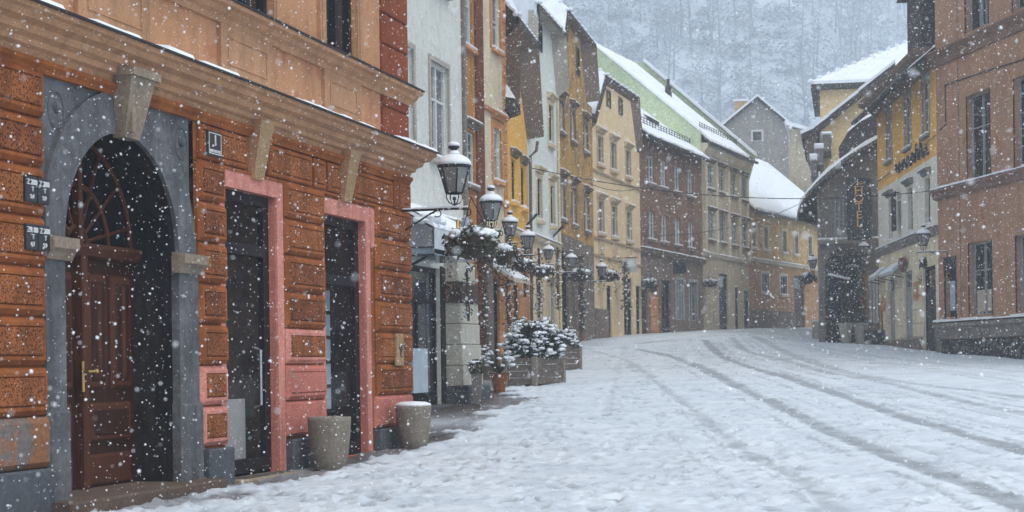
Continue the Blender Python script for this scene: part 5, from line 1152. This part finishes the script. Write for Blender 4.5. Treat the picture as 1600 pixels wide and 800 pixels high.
m_.add([A_, B_, T2, T, C_], [(0, 1, 2, 3), (0, 3, 4)]); m_.add([(A_[0], -.5, A_[2]-.25), (B_[0], -.5, B_[2]-.25), A_, B_], [(0, 1, 3, 2)]); m_.add([(A_[0], -.5, A_[2]-.25), (C_[0], 9.5, C_[2]-.25), A_, C_], [(0, 1, 3, 2)]); m_.add([(A_[0], -.5, A_[2]-.25), (B_[0], -.5, B_[2]-.25), (B_[0], 9, B_[2]-.25), (C_[0], 9.5, C_[2]-.25)], [(0, 1, 2, 3)])
ro = m_.build('roof', 'tile', b, fix=False)
m_ = MB(); U = lambda p: (p[0], p[1], p[2]+.16); m_.add([U(A_), U(B_), U(T2), U(T), U(C_)], [(0, 1, 2, 3), (0, 3, 4)]); m_.quad(A_, B_, U(B_), U(A_)); m_.quad(A_, C_, U(C_), U(A_))
for i in range(14): t_ = i/13; m_.lump(tuple(U(A_)[j]+(U(T)[j]-U(A_)[j])*t_ for j in range(3)), .16, 0, 6, .7)
m_.build('roof_snow', 'snow', ro, fix=False)
g_ = G2(1283, 165); m_ = MB(); m_.add([(e0[0]+.1, -.45, e0[1]-.25), (e0[0]+.3, -.45, e0[1]-.25), (.0, -.02, g_[1]), (-.25, -.02, g_[1])], [(0, 1, 2, 3)]); m_.build('eave_corbel', 'tile', b, fix=False)
# roof glimpsed right of the grey gable
b, ox, P_ = flat_wall('low_house', 'low brownish house roof glimpsed between the grey gable and the yellow houses', 110, [(1232, 420), (1232, 200), (1268, 206), (1272, 420)], 'greybeige')
m_ = MB(); q = [(at(x_, y_, 109.6).x-ox, at(x_, y_, 109.6).z) for x_, y_ in ((1228, 188), (1276, 203), (1276, 208), (1228, 194))]; m_.prism(q, -.5, 6); m_.build('roof', 'snow', b)

# ------------------------------------------------------------ wall lanterns (one built, the rest copied)
def make_lamp(label, loc, rz, reach, group='wrought iron lanterns on wall brackets along the street'):
    t = thing('wall_lantern', label, 'lantern', loc, rz, group)
    m_ = MB(); n = 6
    for k in range(n):
        a = 2*math.pi*(k+.5)/n; ca, sa = math.cos(a), math.sin(a)
        m_.tube([(.125*ca, .125*sa, .19), (.235*ca, .235*sa, .57)], .012, 5)
    for r, z in ((.125, .19), (.235, .57)): m_.tube([(r*math.cos(2*math.pi*(k+.5)/n), r*math.sin(2*math.pi*(k+.5)/n), z) for k in range(n+1)], .014, 5)
    fr_ = m_.build('lantern_frame', 'black', t)
    m_ = MB(); m_.lathe([(.118, .2), (.224, .56)], n); m_.build('glass', 'lampglass', fr_)
    m_ = MB(); m_.lathe([(.25, .575), (.25, .6), (.2, .64), (.13, .69), (.07, .72), (.05, .74), (.05, .84), (.075, .845), (.085, .88), (.03, .9), (0, .91)], 12); m_.build('roof', 'black', t)
    m_ = MB(); m_.lathe([(.255, .6), (.25, .65), (.2, .71), (.13, .75), (.075, .765)], 16, jit=.05); m_.lathe([(.1, .76), (.08, .79), (.052, .82)], 10, jit=.06); m_.lathe([(.09, .885), (.085, .925), (.05, .945), (0, .95)], 10, jit=.06); m_.build('snow_cap', 'snow', t, smooth=True)
    m_ = MB()
    for k in range(4):
        a = math.pi/4+math.pi*k/2; m_.tube([(r*math.cos(a), r*math.sin(a), z) for r, z in ((.02, .02), (.09, .05), (.135, .12), (.125, .19))], .009, 5)
    m_.tube([(0, 0, -.02), (0, 0, .1)], .014, 6); m_.lump((0, 0, .11), .03, 0, 6, 1, 0); m_.build('cradle', 'black', t)
    m_ = MB(); m_.tube([(0, -.22, -.05), (0, 0, -.04), (0, reach, -.04)], .018, 6); m_.tube([(0, reach-.01, -.42), (0, reach-.01, .02)], .02, 6); m_.tube([(0, reach-.01, -.36), (0, reach*.45, -.1), (0, reach*.32, -.05)], .014, 6)
    m_.tube([(0, reach*.32+.06*math.cos(a), -.1+.05*math.sin(a)) for a in np.linspace(0, 5.5, 9)], .009, 5); m_.tube([(0, -.22+.03*math.cos(a), -.1+.05*math.sin(a)) for a in np.linspace(1.5, 6.5, 8)], .01, 5)
    br_ = m_.build('bracket', 'black', t); m_ = MB(); m_.box(-.02, .02, -.2, reach, -.022, .0); m_.build('bracket_snow', 'snow', br_)
    return t
lamps = [
 ('large foreground lantern on the corner of the orange house', fB1.pt(10.05, .84), 322, 712, fB1, .84, 1.08),
 ('second lantern from the orange corner, above the hanging baskets', None, 358, 768, fBR, 1.0, 71),
 ('third lantern along the left row in front of the orange trimmed strip', None, 378, 797, fBR, .8, 57),
 ('fourth lantern along the left row in front of the yellow wall', None, 397, 825, fYL, .8, 50),
 ('fifth lantern along the left row on the white house', None, 412, 857, fW2, .8, 43),
 ('sixth lantern along the left row at the brown ochre house', None, 424, 893, fYB, .8, 40),
 ('lantern beside the beige house ground floor, farthest clear one on the left', None, 438, 940, fBE, .8, 37),
 ('lantern on the cream house beside the reddish brown corner', None, 392, 1443, fR2, .8, 46),
 ('lantern in front of the ivy at the hotel entrance', None, 405, 1350, None, .8, 40),
 ('small lantern at the far bend near the ochre end house', None, 425, 1270, None, .8, 36)]
LP = []
for i, (lab, p, py, px, fr, reach, s_ca) in enumerate(lamps):
    if p is not None:
        X_, Y_ = p.x, p.y; Z = at(px, py, Y_).z; k = .98
    else:
        Y_ = {0: 0}.get(i, None); 
        if fr is None: Y_ = F/s_ca
        else:
            # stand on the line parallel to the facade, 'reach' in front of it
            a_, _ = ray(px, py); o_ = (fr.p0[0]+fr.d[1]*reach, fr.p0[1]-fr.d[0]*reach); u_ = (a_*o_[1]-o_[0])/(fr.d[0]-a_*fr.d[1]); Y_ = o_[1]+u_*fr.d[1]
        if i == 1: Y_ = 36.
        q = at(px, py, Y_); X_, Z = q.x, q.z; k = {1: 1.0, 2: .9, 3: .85, 4: .72, 5: .75, 6: .85, 7: .86, 8: .85, 9: .85}[i]
    ang = fr.ang if fr else -.3
    if i == 0: src = make_lamp(lab, (X_, Y_, Z), ang, reach); t = src
    else: t = copy_tree(src); t['label'] = lab; t.location = (X_, Y_, Z); t.rotation_euler = (0, 0, ang)
    t.scale = (k, k, k); LP.append((X_, Y_, Z))

# ------------------------------------------------------------ hanging baskets
def make_basket(label, loc, sc_):
    t = thing('hanging_basket', label, 'hanging basket', loc, 0, 'snow capped hanging baskets under the lanterns')
    m_ = MB(); m_.lathe([(.06, -.26), (.17, -.22), (.25, -.1), (.27, 0)], 14, jit=.04); m_.build('bowl', 'bark', t)
    m_ = MB(); 
    m_.leaves(420, lambda: (lambda a, r: (r*math.cos(a), r*math.sin(a), random.uniform(-.16, .1)-(r-.2)*.5))(random.uniform(0, 6.3), random.uniform(.1, .36)), .045)
    for _ in range(9):
        a = random.uniform(0, 6.3); r = random.uniform(.18, .34); h_ = random.uniform(.2, .75)
        m_.leaves(int(h_*45), lambda: (r*math.cos(a)+random.gauss(0, .025), r*math.sin(a)+random.gauss(0, .025), -random.random()*h_), .032, 1)
    m_.build('foliage', ['leaf', 'leafdry'], t, fix=False)
    m_ = MB()
    for _ in range(20): a = random.uniform(0, 6.3); r = random.uniform(0, .28); m_.lump((r*math.cos(a), r*math.sin(a), .1-r*.25), random.uniform(.07, .12), 0, 8, .6)
    for _ in range(26): a = random.uniform(0, 6.3); r = random.uniform(.25, .38); m_.lump((r*math.cos(a), r*math.sin(a), random.uniform(-.1, .06)), random.uniform(.02, .045), 0, 6, .6)
    m_.build('snow_cap', 'snow', t, smooth=True)
    m_ = MB()
    for k in range(3): a = 2*math.pi*k/3; m_.tube([(.25*math.cos(a), .25*math.sin(a), 0), (0, 0, .5)], .006, 4)
    m_.build('chains', 'black', t); return t
bk = [(737, 372, 23.4, 1.15, 'largest hanging basket, below the foreground lantern'), (787, 393, 35.5, 1.15, 'second hanging basket from the orange corner, above the snowy awning'), (760, 390, 35.5, .8, 'small basket tucked behind the largest one'),
      (818, 411, 44, .95, 'hanging basket in front of the yellow house'), (848, 420, 50, 1.0, 'hanging basket in front of the white house'), (905, 427, 58, 1.25, 'hanging basket with wide snow in front of the brown ochre house'), (952, 428, 66, 1.2, 'hanging basket beside the beige house doorway'),
      (1015, 440, 73, 1.1, 'hanging basket in front of the red brown house'), (1110, 440, 83, 1.1, 'hanging basket in front of the grey beige house'), (1455, 407, 54, 1.05, 'hanging basket under the right hand lantern by the cream house'), (1262, 432, 76, 1.3, 'hanging basket at the far bend by the ochre end house'), (1333, 418, 65, .9, 'hanging basket by the hotel ivy')]
for i, (px, py, Y_, k, lab) in enumerate(bk):
    q = at(px, py, Y_)
    if i == 0: bsrc = make_basket(lab, q, k); t = bsrc
    else: t = copy_tree(bsrc); t['label'] = lab; t.location = q; t.rotation_euler = (0, 0, i*1.3)
    t.scale = (k, k, k)
q = at(727, 330, 23.4)
t = thing('lantern_ornament', 'small clear glass bell ornament hanging from the foreground bracket tip', 'ornament', (q.x, q.y, q.z), 0)
m_ = MB(); m_.tube([(0, 0, 0), (0, 0, -.08)], .008, 5); m_.lathe([(.02, -.08), (.05, -.1), (.09, -.3), (.0, -.36)], 10); m_.build('bell', 'canopyglass', t)
q = at(716, 352, 23.4); m_ = MB(); m_.lathe([(.0, .1), (.035, .06), (.03, -.02), (.05, -.1), (0, -.12)], 8); t.location = t.location; m_.build('gold_drop', 'brass', t, (q.x-t.location.x, 0, q.z-t.location.z))

# ------------------------------------------------------------ dry creeper columns on the left row
def creeper(label, fr, u, v, w_, z0, z1, n, sz=.05, dens=None):
    t = thing('climbing_plant', label, 'creeper', on(fr, u, v, z0), fr.ang, 'snow dusted creepers on the left row'); h_ = z1-z0
    m_ = MB()
    for k in range(4): x_ = random.uniform(-w_/2, w_/2)*.6; m_.tube([(x_+random.gauss(0, .03), random.uniform(-.03, .03), h_*j/5) for j in range(6)], .012, 4)
    m_.build('stem', 'bark', t)
    m_ = MB(); m_.leaves(n, lambda: (random.gauss(0, w_*.33), random.gauss(0, .06), random.random()*h_), sz); m_.leaves(n//2, lambda: (random.gauss(0, w_*.33), random.gauss(0, .06), random.random()*h_), sz, 1); m_.build('foliage', ['leaf', 'leafdry'], t, fix=False)
    m_ = MB()
    for _ in range(int(n*.16)): m_.lump((random.gauss(0, w_*.33), random.gauss(-.04, .05), random.random()*h_), random.uniform(.02, .05), 0, 5, .7)
    m_.build('snow_clumps', 'snow', t); return t
q = fW.uz(699, 430, .6); creeper('thin creeper strand on the pale buttress under the shop canopy', fW, 2.2, .5, .12, .9, 2.0, 50, .04)
creeper('tall creeper on the dark strip beside the pale house', fBR, 1.1, .3, .5, .1, 3.9, 260, .05)
creeper('creeper hanging on the post beside the snowy awning', fBR, 3.0, .5, .4, .9, 3.6, 220, .05)
creeper('creeper column at the door of the yellow house', fYL, .6, .4, .4, 2.0, 3.6, 120, .05); creeper('creeper column at the end of the yellow house', fYL, 3.6, .4, .4, 1.5, 3.6, 130, .05)
creeper('creeper column in front of the white house', fW2, 2.9, .4, .5, 1.8, 3.9, 140, .05); creeper('brown creeper by the door of the brown ochre house', fYB, 3.0, .3, .9, 1.2, 4.0, 260, .06)
creeper('greyish creeper beside the beige house door', fBE, 3.6, .4, .9, 2.2, 4.2, 230, .06)
# ivy arch at the hotel
q = at(1324, 525, 65); t = thing('ivy_arch', 'dense dark ivy arch around the hotel entrance', 'ivy', (q.x, 65.25, gz(q.x, 65.3)), -.2)
hh = at(1320, 388, 65.5).z-gz(q.x, 65.6)
m_ = MB()
def ivp():
    while 1:
        x_ = random.uniform(-.78, .78); z_ = random.uniform(0, hh)
        if z_ > hh-.8 and (x_**2)/.6+((z_-hh+.8)/.8)**2 > 1: continue
        if abs(x_+.0) < .22 and z_ < hh*.55: continue
        return (x_, random.uniform(-.5, .1), z_)
m_.leaves(3200, ivp, .055); m_.leaves(700, ivp, .05, 1); m_.build('foliage', ['leaf', 'leafdry'], t, fix=False)
m_ = MB()
for k in range(5): x_ = random.uniform(-.8, .7); m_.tube([(x_, 0, 0), (x_*.9, -.1, hh*.5), (x_*.6, -.1, hh*.9)], .04, 5)
m_.build('stem', 'bark', t)
m_ = MB()
for _ in range(40): p_ = ivp(); m_.lump((p_[0], -.5, p_[2]), random.uniform(.02, .05), 0, 5, .6)
for k in range(7): m_.lump((-.6+.12*k, -.45, hh*.72-.03*k), .1, 0, 7, .5)
m_.build('snow_clumps', 'snow', t)

# ------------------------------------------------------------ pots, planters and conifers
def pot(label, x, y, r, h_, z=None, snow='half', group='round concrete pots'):
    z = gz(x, y) if z is None else z
    t = thing('concrete_pot', label, 'flower pot', (x, y, z-.02), 0, group)
    m_ = MB(); m_.lathe([(r*.64, 0), (r*.72, .02), (r*.86, h_*.3), (r*.96, h_*.65), (r, h_*.93), (r, h_), (r*.93, h_), (r*.9, h_*.93), (0, h_*.93)], 32); m_.build('pot', 'pot', t, smooth=True)
    m_ = MB(); m_.lathe([(r*.9, h_*.9), (r*.5, h_*.95), (0, h_*.96)], 20, jit=.03); so = m_.build('soil', 'soil', t)
    m_ = MB()
    if snow == 'half':
        for _ in range(16): a = random.uniform(-.9, 1.2); m_.lump((r*.72*math.cos(a), r*.6*math.sin(a), h_*.96), r*.25, 0, 8, .3)
    else: m_.lathe([(r*1.0, h_-.01), (r*.98, h_+.025), (r*.7, h_+.05), (0, h_+.06)], 20, jit=.02)
    m_.build('snow_cap', 'snow', t, smooth=True); return t
g1 = fB1.pt(fB1.uz(515, 700, .45)[0], .45); p_ = g1; pot('round concrete pot with bare brown soil between the glass door and shop window', p_.x, g1.y, .265, .66, at(515, 733, g1.y).z)
g2 = fB1.pt(fB1.uz(646, 670, .42)[0], .42); p_ = g2; pot('round concrete pot topped with snow at the corner pier', p_.x, g2.y, .255, .62, at(646, 700, g2.y).z, 'full')
def sprig(m_, p, d, l_, n=7, mi=0, snow=None):
    a = d.normalized(); s_2 = a.orthogonal().normalized()
    for i in range(n):
        t_ = (i+.5)/n; c = p+a*l_*t_; 
        for sg in (-1, 1):
            e = c+(s_2*sg*.7+a*.7+Vector((0, 0, .1)))*l_*.3*(1.15-t_); k_ = Vector((0, 0, .02)); m_.add([c-a*.02-k_, c+a*.03+k_, e], [(0, 1, 2)], mi)
def conifer(label, name, loc, w_, h_, n=240, group=None):
    t = thing(name, label, 'conifer shrub', loc, 0, group); m_ = MB(); s_2 = MB()
    for _ in range(n):
        a = random.uniform(0, 6.3); z_ = random.random()*h_; r = w_*.5*(1-(z_/h_)**1.6)**.6*random.uniform(.5, 1.0); p = Vector((r*.6*math.cos(a), r*.6*math.sin(a), z_)); d = Vector((math.cos(a), math.sin(a), random.uniform(-.1, .5)))
        l_ = w_*.22; sprig(m_, p, d, l_)
        if random.random() < .5: c = p+d.normalized()*l_*.75; s_2.lump((c.x, c.y, c.z+.02), random.uniform(.03, .07)*w_/1.2, 0, 6, .45)
    m_.leaves(n*4, lambda: (lambda a, z_: (w_*.45*(1-z_/h_)**.6*random.random()*math.cos(a), w_*.45*(1-z_/h_)**.6*random.random()*math.sin(a), z_))(random.uniform(0, 6.3), random.random()*h_), .035)
    m_.build('foliage', 'leaf', t, fix=False); m_2 = MB(); m_2.tube([(0, 0, -.05), (0, 0, h_*.7)], .03, 6); m_2.build('stem', 'bark', t)
    s_2.build('snow_clumps', 'snow', t); return t
def planter(label, fr_ang, x, y, l_, d, h_):
    z = gz(x, y); t = thing('wooden_planter', label, 'planter', (x, y, z-.05), fr_ang, 'wooden planter boxes'); m_ = MB()
    for k in range(4): m_.cbox(-l_/2+.05, l_/2-.05, -d/2, -d/2+.04, .06+k*h_/4.3, .06+(k+.92)*h_/4.3, .008); m_.cbox(-l_/2+.05, l_/2-.05, d/2-.04, d/2, .06+k*h_/4.3, .06+(k+.92)*h_/4.3, .008)
    for k in range(4): m_.box(-l_/2, -l_/2+.04, -d/2+.05, d/2-.05, .06+k*h_/4.3, .06+(k+.92)*h_/4.3); m_.box(l_/2-.04, l_/2, -d/2+.05, d/2-.05, .06+k*h_/4.3, .06+(k+.92)*h_/4.3)
    m_.build('side_boards', 'wood', t)
    for sx in (-1, 1):
        for sy in (-1, 1): m_ = MB(); m_.cbox(sx*l_/2-.06, sx*l_/2+.06, sy*d/2-.06, sy*d/2+.06, 0, h_+.03, .01); m_.build('post', 'pot', t)
    m_ = MB(); m_.box(-l_/2+.05, l_/2-.05, -d/2+.05, d/2-.05, h_-.12, h_-.06); m_.build('soil', 'soil', t)
    return t, z
Y1 = 40.; q = at(835, 572, Y1); t, z = planter('larger wooden planter box under the big snowy conifer', math.radians(68), q.x, Y1, 1.9, .75, .68)
conifer('big snow laden spreading conifer in the larger planter', 'conifer_shrub', (q.x, Y1, z+.6), 1.7, .85, 460, 'snowy conifers in planters'); c2 = conifer('darker conifer standing behind the big spreading one', 'conifer_shrub', (q.x-.28, Y1+.9, z+.55), 1.0, 1.0, 220, 'snowy conifers in planters')
Y2 = 46.5; q = at(877, 548, Y2); t, z = planter('smaller wooden planter box farther up the row', math.radians(65), q.x, Y2, 1.2, .6, .68); conifer('low snowy conifer in the smaller planter', 'conifer_shrub', (q.x+.02, Y2, z+.62), 1.2, .42, 230, 'snowy conifers in planters')
q = at(745, 603, 33.); t = thing('tall_planter', 'dark tall planter with a snow topped ball shrub beside the pale buttress', 'planter', (q.x, 33., gz(q.x, 33.)), 0); m_ = MB(); m_.lathe([(.1, 0), (.15, .55), (.16, .6), (.13, .6), (.12, .5), (0, .5)], 4); m_.build('pot', 'tilegrey', t)
m_ = MB(); m_.leaves(260, lambda: tuple(Vector(rng.normal(size=3)).normalized()*.15+Vector((0, 0, .72))), .04); m_.build('foliage', 'leaf', t, fix=False); m_ = MB()
for _ in range(9): m_.lump((random.uniform(-.1, .1), random.uniform(-.1, .1), .82), .07, 0, 7, .5)
m_.build('snow_cap', 'snow', t, smooth=True)
q = at(780, 583, 37.); t = thing('terracotta_pot', 'terracotta pot with a spiky snow covered plant by the striped house', 'flower pot', (q.x, 37., gz(q.x, 37.)), 0); m_ = MB(); m_.lathe([(.12, 0), (.2, .4), (.22, .42), (.18, .42), (0, .38)], 16); m_.build('pot', 'rust', t)
m_ = MB(); s_2 = MB()
for k in range(60):
    a = random.uniform(0, 6.3); l_ = random.uniform(.35, .6); e = Vector((math.cos(a)*l_*.8, math.sin(a)*l_*.8, .42+l_*random.uniform(.3, 1.3))); m_.add([(0, 0, .4), (.03, .03, .42), tuple(e)], [(0, 1, 2)])
    if k % 2: s_2.lump(tuple(e*.85+Vector((0, 0, .08))), random.uniform(.04, .08), 0, 6, .5)
m_.build('foliage', 'leaf', t, fix=False); s_2.build('snow_clumps', 'snow', t)
for i, (px, lab) in enumerate(((1322, 'left one of the pale tapered pots at the hotel entrance'), (1345, 'right one of the pale tapered pots at the hotel entrance'))):
    q = at(px, 528, 63.5); z = gz(q.x, 63.5); t = thing('tapered_pot', lab, 'flower pot', (q.x, 63.5, z-.02), 0, 'pots at the hotel entrance'); m_ = MB(); m_.lathe([(.17, 0), (.28, .72), (.31, .74), (.31, .82), (.26, .82), (.24, .74), (0, .74)], 18); m_.build('pot', 'soffitgrey', t)
    m_ = MB(); m_.leaves(160, lambda: (random.gauss(0, .12), random.gauss(0, .12), .8+random.random()*.35), .05); m_.build('foliage', 'leaf', t, fix=False)
q = at(1285, 520, 72); t = thing('stone_block', 'low pale stone block at the street bend left of the hotel ivy', 'stone block', (q.x, 72, gz(q.x, 72)), .2); m_ = MB(); m_.cbox(-.35, .45, -.3, .3, -.2, .75, .04); m_.build('block', 'soffitgrey', t)
m_ = MB(); m_.cbox(-.34, .44, -.29, .29, .752, .83, .03); m_.build('snow_cap', 'snow', t)
q = at(1392-20, 510, 62.5); t = thing('stone_trough', 'dark stone trough standing against the end of the cream house', 'trough', (q.x-.2, 62.0, gz(q.x, 62.)), .6); m_ = MB(); m_.cbox(-.3, .4, -.3, .3, -.2, .55, .04); m_.build('trough', 'r1low', t)
# hanging small signs along the left row
for fr, u, z, lab in ((fBE, 3.9, 4.05, 'pale rectangular sign sticking out beside the beige doorway'), (fB2, 4.4, 4.4, 'dark square sign sticking out from the red brown house')):
    t = thing('hanging_sign', lab, 'sign', on(fr, u, .0, z), fr.ang); m_ = MB(); m_.tube([(0, 0, .35), (0, -.85, .35)], .02, 5); m_.build('rod', 'black', t); m_ = MB(); m_.box(-.03, .03, -.82, -.2, -.25, .3); m_.build('board', 'fascia' if fr is fBE else 'sign', t)
for fr, u, lab in ((fYL, 3.7, 'small flag holder with dark rods on the yellow house'), (fW2, 4.3, 'small flag holder with dark rods on the white house')):
    q = fr.uz(*((850, 355) if fr is fYL else (862, 355)), .3)
    t = thing('flag_holder', lab, 'flag holder', on(fr, u, .0, 4.35), fr.ang); m_ = MB()
    for k in range(3): m_.tube([(0, 0, 0), (-.1+.1*k, -.35, .35)], .03, 5)
    m_.build('rods', 'black', t)

# ------------------------------------------------------------ overhead wires
def wire(label, a, c, sag, r=.013, snow=False):
    a, c = Vector(a), Vector(c); m_ = MB(); n = 24; m_.tube([a+(c-a)*(i/n)-Vector((0, 0, sag*4*(i/n)*(1-i/n))) for i in range(n+1)], r, 4); o = m_.build('overhead_wire', 'black'); tag(o, label, 'wire', 'thin wires over the street'); return o
e1 = fR2.uz(1462, 297); wire('wire from the yellow house across the street to the cream house', at(828, 262, 50), fR2.pt(e1[0], 0, e1[1]), .55)
wire('wire from the red brown house front to the end of the street', at(1003, 368, 72), at(1250, 318, 98), .5, .018)
wire('wire running along the yellow wall above the script lettering', fR2.pt(.2, .05, 6.75), fR2.pt(L if False else 11.1, .05, 7.0), .05, .02)
wire('wire between the beige house and the brown ochre house at window level', at(905, 278, 60), at(1005, 292, 71), .3)

# ------------------------------------------------------------ falling snow
def flakes():
    n = FLK if 'FLK' in globals() else 640000
    P_ = np.empty((0, 3))
    Y = 1.6+(rng.random(n)**.6)*84
    X = (rng.random(n)*2-1)*(Y*.36+2.2); Z = -1.6+rng.random(n)*(Y*.27+3.4)
    xl = np.interp(Y, [12, 14, 24.2, 24.3, 34.7, 35, 48, 57, 73, 104], [-6, -4.5, -1.7, -2.2, -.9, -.9, 0, 1.7, 5.8, 19])
    xr = np.interp(Y, [20, 30, 46, 52, 63, 80, 104], [60, 16, 14.6, 13.3, 13.8, 15, 21])
    gr = ground_z(X, Y); ok = (Z > gr+.03)
    ok &= ~((X < xl+.1) & (Z < 9)) & ~((X > xr) & (Z < 11))
    P_ = np.stack([X, Y, Z], -1)[ok]; n = len(P_)
    r = .0032*np.exp(rng.normal(0, .5, n)); r = np.where(Y[ok] < 6, np.minimum(r, .0035), r); r = np.clip(r, .0014, .0085)
    base = np.array([(1, 0, 0), (-1, 0, 0), (0, 1, 0), (0, -1, 0), (0, 0, 1), (0, 0, -1)], float)
    q = rng.normal(size=(n, 3)); q /= np.linalg.norm(q, axis=1)[:, None]
    # random orthonormal bases
    h = rng.normal(size=(n, 3)); b2 = np.cross(q, h); b2 /= np.linalg.norm(b2, axis=1)[:, None]; b3 = np.cross(q, b2)
    Rm = np.stack([q, b2, b3], 1); st = rng.uniform(.6, 1.5, (n, 1, 1))
    v = np.einsum('kj,njl->nkl', base, Rm)*r[:, None, None]; v[:, :2] *= st; v = v+P_[:, None, :]
    f = np.array([(0, 2, 4), (2, 1, 4), (1, 3, 4), (3, 0, 4), (2, 0, 5), (1, 2, 5), (3, 1, 5), (0, 3, 5)]); fi = (f[None]+(np.arange(n)*6)[:, None, None]).reshape(-1)
    me = bpy.data.meshes.new('falling_snow'); me.vertices.add(n*6); me.vertices.foreach_set('co', v.reshape(-1).astype('f4')); me.loops.add(len(fi)); me.loops.foreach_set('vertex_index', fi.astype('i4'))
    me.polygons.add(n*8); me.polygons.foreach_set('loop_start', np.arange(0, n*24, 3, dtype='i4')); me.update()
    M['flake'] = simple('snowflake', (.88, .9, .93), .9, 0, .02); me.materials.append(M['flake'])
    o = bpy.data.objects.new('falling_snow', me); COL.objects.link(o); tag(o, 'thick falling snowflakes all through the air over the street', 'snowfall', kind='stuff')
flakes()
